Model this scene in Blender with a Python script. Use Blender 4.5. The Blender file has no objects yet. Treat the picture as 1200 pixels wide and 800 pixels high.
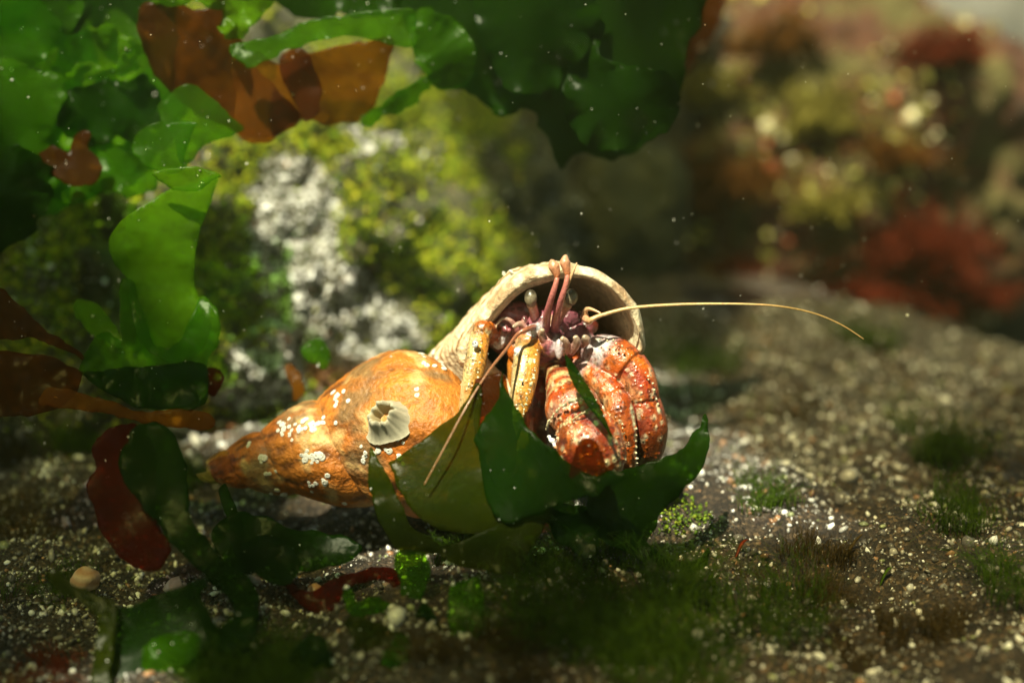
import bpy, math, random
import numpy as np
from mathutils import Vector, kdtree
from mathutils.bvhtree import BVHTree
from mathutils.geometry import delaunay_2d_cdt

# ------------------------------------------------------------------ camera, world, sun, exposure
scene = bpy.context.scene
COL = scene.collection
R = math.radians
PITCH = R(16.0)
F = 600.0 / math.tan(R(20.0))                 # focal length in photo pixels (1200 wide)
CAM = np.array([0.0, -0.249, 0.104])          # a hand's height above the sea floor
FWD = np.array([0.0, math.cos(PITCH), -math.sin(PITCH)])
RIGHT = np.array([1.0, 0.0, 0.0])
UP = np.array([0.0, math.sin(PITCH), math.cos(PITCH)])

cd = bpy.data.cameras.new('camera')
cam = bpy.data.objects.new('camera', cd); COL.objects.link(cam)
cam.location = CAM; cam.rotation_euler = (R(90) - PITCH, 0, 0)
cd.sensor_width = 36.0; cd.lens = 18.0 / math.tan(R(20.0))
cd.clip_start = 0.005; cd.clip_end = 60.0
cd.dof.use_dof = True; cd.dof.focus_distance = 0.2505; cd.dof.aperture_fstop = 7.0
scene.camera = cam

SUN = np.array([-0.24, -0.42, 0.86]); SUN /= np.linalg.norm(SUN)   # towards the sun
w = bpy.data.worlds.new('World'); scene.world = w; w.use_nodes = True
nt = w.node_tree
bg = nt.nodes['Background']; sky = nt.nodes.new('ShaderNodeTexSky')
sky.sky_type = 'NISHITA'; sky.sun_disc = False
sky.sun_elevation = math.asin(SUN[2]); sky.sun_rotation = math.atan2(SUN[0], SUN[1])
nt.links.new(sky.outputs[0], bg.inputs[0]); bg.inputs[1].default_value = 0.05
sd = bpy.data.lights.new('sun', 'SUN'); sd.energy = 3.3; sd.angle = R(1.5); sd.color = (1.0, 0.95, 0.87)
so = bpy.data.objects.new('sun', sd); COL.objects.link(so)
so.rotation_euler = Vector(SUN).to_track_quat('Z', 'Y').to_euler(); so.location = (-.4, -.3, 1)

vs = scene.view_settings
vs.view_transform = 'Standard'; vs.look = 'None'; vs.gamma = 1; vs.use_curve_mapping = False
vs.exposure = 1.85
scene.cycles.transparent_max_bounces = 24
scene.cycles.max_bounces = 8
scene.cycles.use_denoising = True
scene.cycles.sample_clamp_indirect = 4.0

rng = np.random.default_rng(11); random.seed(11)

# ------------------------------------------------------------------ helpers
def P(px, py, d):
    """a point at depth d (metres) on the line of sight through photo pixel px, py"""
    px = np.asarray(px, float); py = np.asarray(py, float); d = np.asarray(d, float)
    return CAM + d[..., None] * (FWD + ((px - 600) / F)[..., None] * RIGHT + ((400 - py) / F)[..., None] * UP)
def proj(v):
    q = v - CAM; d = q @ FWD
    return 600 + F * (q @ RIGHT) / d, 400 - F * (q @ UP) / d, d

def hash3(ix, iy, iz, s):
    h = (ix.astype(np.int64) * 73856093) ^ (iy.astype(np.int64) * 19349663) ^ (iz.astype(np.int64) * 83492791) ^ (s * 2654435)
    h = (h ^ (h >> 13)) * 1274126177 & 0x7fffffff
    h = (h ^ (h >> 11)) * 668265263 & 0x7fffffff
    return (h & 0xffff) / 65535.0
def vnoise(p, s=0):
    i = np.floor(p); f = p - i; f = f * f * (3 - 2 * f); i = i.astype(np.int64)
    r = 0
    for a in (0, 1):
        for b in (0, 1):
            for c in (0, 1):
                wgt = (f[:, 0] if a else 1 - f[:, 0]) * (f[:, 1] if b else 1 - f[:, 1]) * (f[:, 2] if c else 1 - f[:, 2])
                r = r + wgt * hash3(i[:, 0] + a, i[:, 1] + b, i[:, 2] + c, s)
    return r * 2 - 1
def fbm(p, scale, octs=4, s=0, gain=0.5):
    a = 1.0; r = 0; q = p * scale
    for o in range(octs):
        r = r + a * vnoise(q, s + o * 7); q = q * 2.03 + 3.1; a *= gain
    return r
def sstep(a, b, x):
    t = np.clip((x - a) / (b - a), 0, 1); return t * t * (3 - 2 * t)
def inside(poly, x, y):
    poly = np.asarray(poly, float); r = np.zeros(np.shape(x), bool); j = len(poly) - 1
    for i in range(len(poly)):
        xi, yi = poly[i]; xj, yj = poly[j]
        c = ((yi > y) != (yj > y)) & (x < (xj - xi) * (y - yi) / (yj - yi + 1e-12) + xi)
        r ^= c; j = i
    return r

def mesh_np(name, verts, faces, smooth=True):
    """verts (n,3), faces (m,k) all of one size"""
    verts = np.asarray(verts, np.float32); faces = np.asarray(faces, np.int32)
    me = bpy.data.meshes.new(name); m, k = faces.shape
    me.vertices.add(len(verts)); me.vertices.foreach_set('co', verts.ravel())
    me.loops.add(m * k); me.loops.foreach_set('vertex_index', faces.ravel())
    me.polygons.add(m); me.polygons.foreach_set('loop_start', np.arange(0, m * k, k, dtype=np.int32))
    if smooth: me.polygons.foreach_set('use_smooth', np.ones(m, bool))
    me.update(calc_edges=True); me.validate()
    return me
def set_col(me, cols):
    a = me.color_attributes.new('col', 'FLOAT_COLOR', 'POINT')
    c = np.ones((len(cols), 4), np.float32); c[:, :3] = cols
    a.data.foreach_set('color', c.ravel())
def link(name, me, mat=None, parent=None):
    o = bpy.data.objects.new(name, me); COL.objects.link(o)
    if mat is not None and me is not None and len(me.materials) == 0: me.materials.append(mat)
    if parent is not None: o.parent = parent
    return o
def tag(o, label=None, cat=None, group=None, kind=None):
    if label: o['label'] = label
    if cat: o['category'] = cat
    if group: o['group'] = group
    if kind: o['kind'] = kind
    return o
def origin_to(o, loc):
    """put the object's origin at loc, mesh unmoved in the world"""
    loc = np.asarray(loc, float); me = o.data; n = len(me.vertices)
    co = np.empty(n * 3, np.float32); me.vertices.foreach_get('co', co)
    me.vertices.foreach_set('co', (co.reshape(-1, 3) - loc).astype(np.float32).ravel()); me.update()
    o.location = loc

# ------------------------------------------------------------------ materials
def new_mat(name):
    m = bpy.data.materials.new(name); m.use_nodes = True
    t = m.node_tree; b = t.nodes['Principled BSDF']; return m, t, b
def N(t, kind, **kw):
    n = t.nodes.new(kind)
    for k, v in kw.items(): setattr(n, k, v)
    return n
def noise(t, scale, detail=4, coord='Object', rough=.55):
    tc = N(t, 'ShaderNodeTexCoord'); n = N(t, 'ShaderNodeTexNoise')
    n.inputs['Scale'].default_value = scale; n.inputs['Detail'].default_value = detail; n.inputs['Roughness'].default_value = rough
    t.links.new(tc.outputs[coord], n.inputs['Vector']); return n
def ramp(t, src, stops):
    r = N(t, 'ShaderNodeValToRGB'); el = r.color_ramp.elements
    while len(el) < len(stops): el.new(.5)
    for e, (p, c) in zip(el, stops): e.position = p; e.color = (*c, 1)
    t.links.new(src, r.inputs[0]); return r
def bump(t, b, src, dist, strength=1.0):
    n = N(t, 'ShaderNodeBump'); n.inputs['Distance'].default_value = dist; n.inputs['Strength'].default_value = strength
    t.links.new(src, n.inputs['Height']); t.links.new(n.outputs[0], b.inputs['Normal']); return n

def mat_rock(name, stops, scale=120, rough=.7, bd=.0006):
    m, t, b = new_mat(name)
    n = noise(t, scale, 8, rough=.65); r = ramp(t, n.outputs[0], stops)
    t.links.new(r.outputs[0], b.inputs['Base Color']); b.inputs['Roughness'].default_value = rough
    n2 = noise(t, scale * 6, 6, rough=.7); bump(t, b, n2.outputs[0], bd)
    return m
def mat_vcol(name, rough=.5, spec=.4, var=.35, nscale=900, bd=.0001, sss=0.0, coat=0.0):
    m, t, b = new_mat(name)
    a = N(t, 'ShaderNodeAttribute', attribute_name='col')
    n = noise(t, nscale, 4); mr = N(t, 'ShaderNodeMapRange')
    mr.inputs[1].default_value = .25; mr.inputs[2].default_value = .75; mr.inputs[3].default_value = 1 - var; mr.inputs[4].default_value = 1 + var
    t.links.new(n.outputs[0], mr.inputs[0])
    mx = N(t, 'ShaderNodeVectorMath', operation='SCALE'); t.links.new(a.outputs['Color'], mx.inputs[0]); t.links.new(mr.outputs[0], mx.inputs['Scale'])
    t.links.new(mx.outputs[0], b.inputs['Base Color'])
    b.inputs['Roughness'].default_value = rough; b.inputs['Specular IOR Level'].default_value = spec
    if sss: b.inputs['Subsurface Weight'].default_value = sss; b.inputs['Subsurface Radius'].default_value = (1, .6, .3); b.inputs['Subsurface Scale'].default_value = .001
    if coat: b.inputs['Coat Weight'].default_value = coat; b.inputs['Coat Roughness'].default_value = .18
    if bd: bump(t, b, n.outputs[0], bd)
    return m
def mat_blade(name, c1, c2, transl=.55, transp=.16, tint=None, gloss=.004, scale=45):
    """thin wet seaweed: part diffuse, part translucent, a little see-through"""
    m, t, b = new_mat(name); t.nodes.remove(b); out = t.nodes['Material Output']
    n = noise(t, scale, 5, rough=.6); r = ramp(t, n.outputs[0], [(.32, c1), (.68, c2)])
    fine = noise(t, 1600, 3); mr = N(t, 'ShaderNodeMapRange')
    mr.inputs[1].default_value = .3; mr.inputs[2].default_value = .7; mr.inputs[3].default_value = .74; mr.inputs[4].default_value = 1.2
    t.links.new(fine.outputs[0], mr.inputs[0])
    sc = N(t, 'ShaderNodeVectorMath', operation='SCALE'); t.links.new(r.outputs[0], sc.inputs[0]); t.links.new(mr.outputs[0], sc.inputs['Scale'])
    bp = N(t, 'ShaderNodeBump'); bp.inputs['Distance'].default_value = .00016
    wn = noise(t, 260, 4); t.links.new(wn.outputs[0], bp.inputs['Height'])
    d = N(t, 'ShaderNodeBsdfDiffuse'); tr = N(t, 'ShaderNodeBsdfTranslucent'); tp = N(t, 'ShaderNodeBsdfTransparent'); g = N(t, 'ShaderNodeBsdfGlossy')
    g.inputs['Roughness'].default_value = .3
    for s in (d, tr): t.links.new(sc.outputs[0], s.inputs['Color'])
    for s in (d, g): t.links.new(bp.outputs[0], s.inputs['Normal'])
    tp.inputs[0].default_value = (*(tint or [min(1, 2.2 * x) for x in c2]), 1)
    m1 = N(t, 'ShaderNodeMixShader'); m1.inputs[0].default_value = transl; t.links.new(d.outputs[0], m1.inputs[1]); t.links.new(tr.outputs[0], m1.inputs[2])
    m2 = N(t, 'ShaderNodeMixShader'); m2.inputs[0].default_value = transp; t.links.new(m1.outputs[0], m2.inputs[1]); t.links.new(tp.outputs[0], m2.inputs[2])
    m3 = N(t, 'ShaderNodeMixShader'); m3.inputs[0].default_value = gloss; t.links.new(m2.outputs[0], m3.inputs[1]); t.links.new(g.outputs[0], m3.inputs[2])
    t.links.new(m3.outputs[0], out.inputs[0]); m.use_transparent_shadow = True; return m

M = {}
M['floor'] = mat_rock('floor_rock', [(.3, (.012, .009, .006)), (.46, (.028, .020, .014)), (.58, (.055, .040, .028)), (.66, (.03, .020, .018)), (.78, (.06, .045, .025))], 130, .75, .0009)
_t = M['floor'].node_tree; _b = _t.nodes['Principled BSDF']
_vo = N(_t, 'ShaderNodeTexVoronoi'); _vo.inputs['Scale'].default_value = 1500; _tc = N(_t, 'ShaderNodeTexCoord'); _t.links.new(_tc.outputs['Object'], _vo.inputs['Vector'])
_cr = ramp(_t, _vo.outputs['Color'], [(.0, (.35, .3, .25)), (.45, (.8, .75, .7)), (.72, (1.6, 1.45, 1.2)), (.9, (5, 4.6, 3.8))])
_mx = N(_t, 'ShaderNodeVectorMath', operation='MULTIPLY'); _src = _b.inputs['Base Color'].links[0].from_socket
_t.links.new(_src, _mx.inputs[0]); _t.links.new(_cr.outputs[0], _mx.inputs[1]); _t.links.new(_mx.outputs[0], _b.inputs['Base Color'])
_b2 = N(_t, 'ShaderNodeBump'); _b2.invert = True; _b2.inputs['Distance'].default_value = .0006; _t.links.new(_vo.outputs['Distance'], _b2.inputs['Height'])
_t.links.new(_b.inputs['Normal'].links[0].from_socket, _b2.inputs['Normal']); _t.links.new(_b2.outputs[0], _b.inputs['Normal'])
M['bank'] = mat_rock('bank_rock', [(.3, (.016, .018, .006)), (.5, (.040, .040, .012)), (.65, (.085, .075, .03)), (.8, (.03, .04, .008))], 110, .75, .0008)
M['redrock'] = mat_rock('red_rock', [(.3, (.030, .020, .008)), (.46, (.085, .025, .008)), (.56, (.09, .07, .016)), (.66, (.12, .10, .025)), (.78, (.08, .025, .010))], 40, .8, .002)
M['greyrock'] = mat_rock('grey_rock', [(.3, (.05, .05, .042)), (.5, (.11, .105, .09)), (.7, (.17, .16, .14))], 25, .8, .002)
M['darkrock'] = mat_rock('hollow_shade_rock', [(.3, (.02, .016, .01)), (.6, (.05, .04, .025)), (.8, (.07, .05, .03))], 60, .85, .001)  # dark tone stands in for the shade of the hollow
M['grain'] = mat_vcol('grain', .22, .5, .2, 1500, 0)
M['moss'] = mat_vcol('moss', .55, .3, .25, 1200, 0)
M['crab'] = mat_vcol('crab_carapace', .30, .5, .35, 2200, .00016, coat=.4)
M['shell'] = mat_vcol('shell_surface', .45, .4, .38, 900, .0006)
M['cream'] = mat_vcol('chalk', .55, .4, .15, 1500, .0001)
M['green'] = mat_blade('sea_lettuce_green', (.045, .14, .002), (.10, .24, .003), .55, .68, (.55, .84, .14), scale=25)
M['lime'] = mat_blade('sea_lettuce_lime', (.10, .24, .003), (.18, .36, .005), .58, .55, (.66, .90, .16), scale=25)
M['deep'] = mat_blade('sea_lettuce_shade', (.008, .040, .001), (.026, .075, .002), .62, .44, (.36, .62, .12), scale=25)  # dark copy of the green, with the front blades' shade painted in
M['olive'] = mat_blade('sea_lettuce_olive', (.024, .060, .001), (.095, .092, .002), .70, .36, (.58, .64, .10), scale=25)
M['brown'] = mat_blade('kelp_brown', (.055, .018, .002), (.13, .042, .003), .58, .60, (.72, .38, .08), scale=25)
M['amber'] = mat_blade('kelp_amber', (.19, .075, .004), (.32, .125, .006), .60, .58, (.90, .58, .12), scale=25)
M['red'] = mat_blade('dulse_red', (.09, .010, .006), (.18, .020, .010), .60, .50, (.66, .14, .08), scale=25)
M['shade_canopy'] = mat_blade('added_shade_kelp', (.05, .035, .008), (.10, .06, .012), .25, .46, (.76, .76, .46))
M['thin'] = mat_blade('added_shade_kelp_thin', (.08, .05, .008), (.14, .09, .012), .4, .68, (.95, .90, .70))
M['veil'] = mat_blade('added_shade_kelp_veil', (.08, .05, .008), (.14, .09, .012), .4, .80, (.97, .92, .78))
M['fil'] = mat_blade('filament_green', (.045, .10, .008), (.11, .19, .014), .4, .0, scale=200)
M['filred'] = mat_blade('filament_red', (.16, .022, .010), (.28, .05, .018), .4, .0, scale=200)
M['filrust'] = mat_blade('filament_rust', (.16, .055, .012), (.28, .12, .02), .4, .0, scale=200)
M['filyel'] = mat_blade('filament_yellow', (.26, .22, .03), (.42, .36, .08), .4, .0, scale=200)
M['filbrown'] = mat_blade('filament_brown', (.07, .045, .014), (.13, .085, .03), .4, .0, scale=200)

# ------------------------------------------------------------------ sea floor
def floor_z(x, y):
    p = np.stack([x, y, np.zeros_like(x)], 1)
    z = .0042 * fbm(p, 22, 3, 5) + .0019 * fbm(p, 110, 4, 9, .6)
    z = z - .002 - .0015
    # the ledge drops away to the right and behind
    drop = sstep(0.0, .09, (y - .13) * .75 + (x - .16) * .62)
    z = z - .055 * drop
    z = z - .006 * sstep(.05, .2, x) - .018 * sstep(.02, -.16, x + .02) * sstep(.06, -.02, y) * 0.5
    return z
gx = np.concatenate([-np.geomspace(8, .215, 26), np.linspace(-.21, .27, 330), np.geomspace(.275, 8, 26)])
gy = np.concatenate([-np.geomspace(8, .245, 22), np.linspace(-.24, .24, 330), np.geomspace(.243, .8, 90), np.geomspace(.83, 10, 22)])
X, Y = np.meshgrid(gx, gy); xs, ys = X.ravel(), Y.ravel()
V = np.stack([xs, ys, floor_z(xs, ys)], 1)
nx, ny = len(gx), len(gy)
ii = (np.arange(ny - 1)[:, None] * nx + np.arange(nx - 1)[None]).ravel()
floor = link('sea_floor', mesh_np('sea_floor', V, np.stack([ii, ii + 1, ii + nx + 1, ii + nx], 1)), M['floor'])
tag(floor, 'dark gritty sea floor under the hermit crab', kind='structure')

def G(px, py):
    """where the line of sight through a pixel meets the sea floor"""
    d0 = FWD + (px - 600) / F * RIGHT + (400 - py) / F * UP
    t = .104 / -d0[2]
    for _ in range(12):
        q = CAM + t * d0
        t = t + .8 * (floor_z(q[:1], q[1:2])[0] - q[2]) / d0[2]
    return CAM + t * d0

# the water's surface half a metre up: unseen tint sheet added to take the blue out of the light
wm, wt_, wb = new_mat('water_tint'); wt_.nodes.remove(wb); tp_ = N(wt_, 'ShaderNodeBsdfTransparent'); tp_.inputs[0].default_value = (.98, .98, .74, 1)
wt_.links.new(tp_.outputs[0], wt_.nodes['Material Output'].inputs[0])
wv = np.array([(x, y, .5 + .006 * math.sin(x * 5 + y * 3)) for y in np.linspace(-9, 11, 41) for x in np.linspace(-9, 9, 41)])
wi = (np.arange(40)[:, None] * 41 + np.arange(40)[None]).ravel()
tag(link('water', mesh_np('water', wv, np.stack([wi, wi + 1, wi + 42, wi + 41], 1)), wm), 'unseen tinted water surface added above the scene', kind='structure')

# ------------------------------------------------------------------ rocks
ICO = {}
def ico(sub):
    if sub not in ICO:
        import bmesh
        b = bmesh.new(); bmesh.ops.create_icosphere(b, subdivisions=sub, radius=1)
        b.verts.ensure_lookup_table()
        ICO[sub] = (np.array([v.co[:] for v in b.verts]), np.array([[v.index for v in f.verts] for f in b.faces]))
        b.free()
    return ICO[sub]
ROCKS = {}
def rock(name, label, c, r, mat, sub=6, amp=.12, fscale=1.6, seed=1, fine=.02, power=2.6):
    v, f = ico(sub)
    n = v / (np.sum(np.abs(v) ** power, 1) ** (1 / power))[:, None]
    k = 1 + amp * fbm(v, fscale, 4, seed) + fine * fbm(v, fscale * 9, 3, seed + 3)
    q = n * k[:, None] * np.asarray(r) + np.asarray(c)
    o = link(name, mesh_np(name, q, f), mat); tag(o, label, 'rock')
    origin_to(o, (c[0], c[1], c[2] - r[2] * .8))
    ROCKS[o.name] = (q, f); return o
bank = rock('boulder', 'pale mossy boulder rising behind the whelk shell', (-.108, .193, -.015), (.130, .142, .112), M['bank'], 7, .05, 2.2, 3, .055, 2.0)
darkr = rock('boulder', 'boulder added dark to stand in for the shaded hollow behind the shell lip', (.030, .30, .020), (.060, .07, .085), M['darkrock'], 6, .14, 1.6, 8, .03)
redr = rock('boulder', 'large blurred boulder covered in red and yellow algae', (.112, .305, .012), (.086, .078, .074), M['redrock'], 6, .12, 2.0, 21, .05)
pale = rock('boulder', 'small pale blurred stone right behind the shell lip', (.040, .205, .018), (.018, .018, .022), M['bank'], 5, .16, 1.8, 31, .04)
grey1 = rock('boulder', 'pale grey stone in the far top right corner', (.27, .52, .01), (.13, .09, .10), M['greyrock'], 5, .10, 1.4, 41)
grey2 = rock('boulder', 'whitish grey stone at the far right edge', (.265, .38, -.04), (.06, .06, .09), M['greyrock'], 5, .10, 1.4, 51)
back1 = rock('boulder', 'wide brownish boulder at the far back behind the algae', (-.05, .85, .08), (.40, .16, .20), M['redrock'], 5, .10, 1.6, 61)
back2 = rock('boulder', 'pale far boulder along the top edge at the back', (.34, .95, .06), (.40, .16, .18), M['greyrock'], 5, .10, 1.6, 71)

def sample_surface(q, f, n, seed=0):
    r = np.random.default_rng(seed)
    a, b, c = q[f[:, 0]], q[f[:, 1]], q[f[:, 2]]
    cr = np.cross(b - a, c - a); ar = np.linalg.norm(cr, axis=1); nr = cr / (ar[:, None] + 1e-15)
    i = r.choice(len(f), n, p=ar / ar.sum()); u, v = r.random(n), r.random(n)
    s = u + v > 1; u[s] = 1 - u[s]; v[s] = 1 - v[s]
    return a[i] + u[:, None] * (b - a)[i] + v[:, None] * (c - a)[i], nr[i]
def rand_rot(n, r):
    q = r.normal(size=(n, 4)); q /= np.linalg.norm(q, axis=1)[:, None]
    w_, x, y, z = q.T
    return np.stack([np.stack([1 - 2 * (y * y + z * z), 2 * (x * y - w_ * z), 2 * (x * z + w_ * y)], 1),
                     np.stack([2 * (x * y + w_ * z), 1 - 2 * (x * x + z * z), 2 * (y * z - w_ * x)], 1),
                     np.stack([2 * (x * z - w_ * y), 2 * (y * z + w_ * x), 1 - 2 * (x * x + y * y)], 1)], 1)
def scatter(name, base_v, base_f, pos, size, cols, mat, seed, squash=(1, 1, 1), smooth=False, jitter=.25):
    """many small lumps joined into one mesh"""
    r = np.random.default_rng(seed); n = len(pos); k = len(base_v)
    rot = rand_rot(n, r)
    sh = 1 + jitter * r.normal(size=(n, k, 3)) * .6
    s3 = size[:, None] * (1 + .35 * r.normal(size=(n, 3))).clip(.5, 1.7) * np.asarray(squash)
    vv = base_v[None] * sh * s3[:, None, :]
    vv = np.einsum('nij,nkj->nki', rot, vv) + pos[:, None, :]
    ff = base_f[None] + (np.arange(n) * k)[:, None, None]
    me = mesh_np(name, vv.reshape(-1, 3), ff.reshape(-1, 3), smooth)
    set_col(me, np.repeat(cols, k, axis=0)); return link(name, me, mat)
OCT_V = np.array([[1, 0, 0], [-1, 0, 0], [0, 1, 0], [0, -1, 0], [0, 0, 1], [0, 0, -1.]])
OCT_F = np.array([[0, 2, 4], [2, 1, 4], [1, 3, 4], [3, 0, 4], [2, 0, 5], [1, 2, 5], [3, 1, 5], [0, 3, 5]])
IV, IF = ico(1)
def grain_cols(n, r, palette, wts):
    c = np.array(palette)[r.choice(len(palette), n, p=np.array(wts) / sum(wts))]
    return (c * (1 + .25 * r.normal(size=(n, 1)))).clip(.01, .85)
PAL = [(.76, .75, .72), (.52, .49, .43), (.27, .25, .22), (.10, .09, .08), (.62, .61, .60), (.28, .15, .08), (.20, .22, .11)]

# grit on the floor
n = 190000
r = np.random.default_rng(5)
gp = np.concatenate([np.stack([r.uniform(-.17, .22, n), r.uniform(-.12, .16, n)], 1), np.stack([r.uniform(-.2, .32, 9000), r.uniform(.14, .4, 9000)], 1)])
p3 = np.stack([gp[:, 0], gp[:, 1], floor_z(gp[:, 0], gp[:, 1])], 1)
gxp, gyp, gd = proj(p3); ok = (gxp > -70) & (gxp < 1270) & (gyp < 860); p3 = p3[ok]
dens = fbm(p3, 60, 3, 77)
keep = (r.random(len(p3)) < (.72 + .7 * dens)); p3 = p3[keep]; n = len(p3)
sz = np.where(r.random(n) < .05, r.uniform(.0005, .0010, n), r.lognormal(math.log(.00024), .48, n)).clip(.0001, .0011)
sz = np.where(r.random(n) < .0015, r.uniform(.0011, .0021, n), sz)
p3[:, 2] += sz * .3
o = scatter('sand_grains', IV, IF, p3, sz, grain_cols(n, r, PAL, [1.5, .9, 2.6, 7.0, .9, .7, .8]), M['grain'], 6, (1, .8, .65))
tag(o, 'loose white and grey grit strewn over the sea floor', 'grit', kind='stuff')

# grit and moss on the boulder behind the shell
q, f = ROCKS['boulder']
fn = np.cross(q[f[:, 1]] - q[f[:, 0]], q[f[:, 2]] - q[f[:, 0]]); fx, fy, fd = proj(q[f[:, 0]])
f = f[(np.einsum('ij,ij->i', fn, CAM - q[f[:, 0]]) > -1e-9) & (fx > -60) & (fx < 720) & (fy > -60) & (fy < 640)]
sp, sn = sample_surface(q, f, 190000, 3)
px, py, dd = proj(sp)
vis = (np.einsum('ij,ij->i', sn, CAM - sp) > -.02) & (px > -60) & (px < 720) & (py > -60) & (py < 640)
sp, sn, px, py = sp[vis], sn[vis], px[vis], py[vis]
WHITE = [(300, 205), (370, 190), (400, 235), (395, 300), (440, 345), (500, 390), (470, 420), (400, 470), (330, 480), (240, 470), (250, 420), (300, 350), (315, 280), (280, 235)]
W2 = [(400, 150), (470, 150), (470, 180), (400, 182)]
j = fbm(np.stack([px, py, 0 * px], 1), .022, 3, 4) * 22; j2 = fbm(np.stack([px, py, 0 * px], 1), .022, 3, 14) * 22
isw = inside(WHITE, px + j, py + j2) | inside(W2, px + j * .6, py + j2 * .6)
r = np.random.default_rng(8)
low = (py > 430) | (px < 90)
pick = r.random(len(sp)) < np.where(isw, .62, np.where(low, .12, .05))
a = sp[pick]; na = sn[pick]; wa = isw[pick]
sz = r.lognormal(math.log(.00034), .45, len(a)).clip(.00012, .0011)
cw = grain_cols(len(a), r, PAL, [7, 2, 1.2, 1.2, 3, .3, .3]); cb = grain_cols(len(a), r, PAL, [.7, 1.5, 3, 3, .6, 1, 1])
o = scatter('shell_grit', IV, IF, a + na * (sz * .4)[:, None], sz, np.where(wa[:, None], cw, cb), M['grain'], 9, (1, .85, .7))
tag(o, 'bright white shell grit patch on the mossy boulder', 'grit', kind='stuff')
mn = fbm(sp, 75, 3, 33)
pm = np.where(isw, .012, np.where(py < 455, 1.0, .2)) * sstep(-.50, .12, mn) * (1 - sstep(575, 625, px))  # moss left off the right flank so the hollow reads dark
pick = r.random(len(sp)) < pm
a = sp[pick]; na = sn[pick]; h = (.0006 + .0085 * (mn[pick] * .8 + .25).clip(0, 1)) * r.random(len(a)) ** .6
a = a + na * h[:, None] + r.normal(size=a.shape) * .0006
sz = r.lognormal(math.log(.00038), .38, len(a)).clip(.00015, .0009)
mc = np.array([(.24, .31, .006), (.38, .40, .010), (.13, .22, .008), (.06, .12, .008), (.52, .48, .03)])[r.choice(5, len(a), p=[.34, .26, .2, .12, .08])]
o = scatter('green_moss', OCT_V, OCT_F, a, sz, mc * (1 + .2 * r.normal(size=(len(a), 1))).clip(.5, 1.5), M['moss'], 10, (1, 1, .6))
tag(o, 'yellow green mossy algae cushion covering the boulder', 'moss', kind='stuff')
def moss_patch(label, poly, d0, n, seed, cols):
    r = np.random.default_rng(seed); poly = np.array(poly, float)
    out = []
    while len(out) < n:
        x = r.uniform(poly[:, 0].min(), poly[:, 0].max()); y = r.uniform(poly[:, 1].min(), poly[:, 1].max())
        if inside(poly, np.array([x]), np.array([y]))[0]: out.append(G(x, y) + [0, 0, abs(r.normal()) * .0014])
    a = np.array(out); sz = r.lognormal(math.log(.0003), .35, n)
    c = np.array(cols)[r.integers(0, len(cols), n)]
    o = scatter('moss_cushion', OCT_V, OCT_F, a, sz, c * (1 + .2 * r.normal(size=(n, 1))).clip(.5, 1.5), M['moss'], seed, (1, 1, .6))
    tag(o, label, 'moss', kind='stuff')
moss_patch('small bright yellow green moss cushion right of the dark seaweed', [(765, 590), (800, 585), (828, 602), (838, 622), (800, 632), (768, 628), (780, 610)], 0, 260, 4, [(.12, .18, .008), (.06, .11, .006), (.18, .22, .01)])

# ------------------------------------------------------------------ whelk shell
D0 = .268; S0 = D0 / F
th = R(10.8)
apex = P(np.array(250.), np.array(551.), np.array(D0 - .001))
tilt = R(3)      # the mouth end comes a little nearer to the camera
ax = math.cos(th) * RIGHT + math.sin(th) * UP; ax = math.cos(tilt) * ax - math.sin(tilt) * FWD
e1 = -math.sin(th) * RIGHT + math.cos(th) * UP
e2 = np.cross(ax, e1); e2 = e2 if e2 @ FWD < 0 else -e2
WH = 1.66
prof = np.array([(.652, .185), (.672, .214), (.715, .242), (.77, .274), (.83, .304), (.90, .332), (.97, .350), (1.03, .355), (1.09, .346), (1.15, .319), (1.20, .275), (1.235, .215),
                 (1.245, .15), (1.22, .095), (1.15, .05), (1.05, .02), (.95, .01), (.84, .03), (.75, .08), (.68, .14)])
def cr_closed(pts, n):
    pts = np.asarray(pts, float); m = len(pts); out = []
    for i in range(m):
        p0, p1, p2, p3_ = pts[i - 1], pts[i], pts[(i + 1) % m], pts[(i + 2) % m]
        for k in range(n):
            t = k / n
            out.append(.5 * ((2 * p1) + (-p0 + p2) * t + (2 * p0 - 5 * p1 + 4 * p2 - p3_) * t * t + (-p0 + 3 * p1 - 3 * p2 + p3_) * t ** 3))
    return np.array(out)
pr = cr_closed(prof, 5); npr = len(pr)
pc = np.array([.98, .19]); arc = np.arange(npr) / npr
L = 450 * S0; apex = apex - ax * 45 * S0     # the worn tip: the cone would run on to a point here
rings = []; rcols = []
nth = 560; turns = 4.75
PE = R(17); phis = np.concatenate([np.linspace(-turns * 2 * math.pi, -math.pi, 460)[:-1], np.linspace(-math.pi, PE, 420)])
def ring(phi, prf, swell=1.0, out=0.0):
    sc = L * WH ** (phi / (2 * math.pi))
    sc_ = prf.copy(); sw_ = 1 - (1 - swell) * (1 - .68 * sstep(1.0, 1.2, pr[:, 0])) if swell < 1 else np.full(len(prf), swell)   # the lip thins out towards the siphon end
    sc_ = pc + (sc_ - pc) * sw_[:, None] * (1 + .05 * float(sstep(-.10, .05, np.array(phi / (2 * math.pi)))))
    k0 = phi / (2 * math.pi); ap = float(sstep(-.16, .05, np.array(k0)))
    sa = sc_[:, 0]; sa = np.where(sa < .97, .97 - (.97 - sa) * (1 - .42 * ap), .97 + (sa - .97) * (1 - .12 * ap))
    s = sa * sc; rad = sc_[:, 1] * sc
    er = math.cos(phi) * e1 + math.sin(phi) * e2; et = -math.sin(phi) * e1 + math.cos(phi) * e2
    return apex + s[:, None] * ax + rad[:, None] * er + out * et
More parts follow.
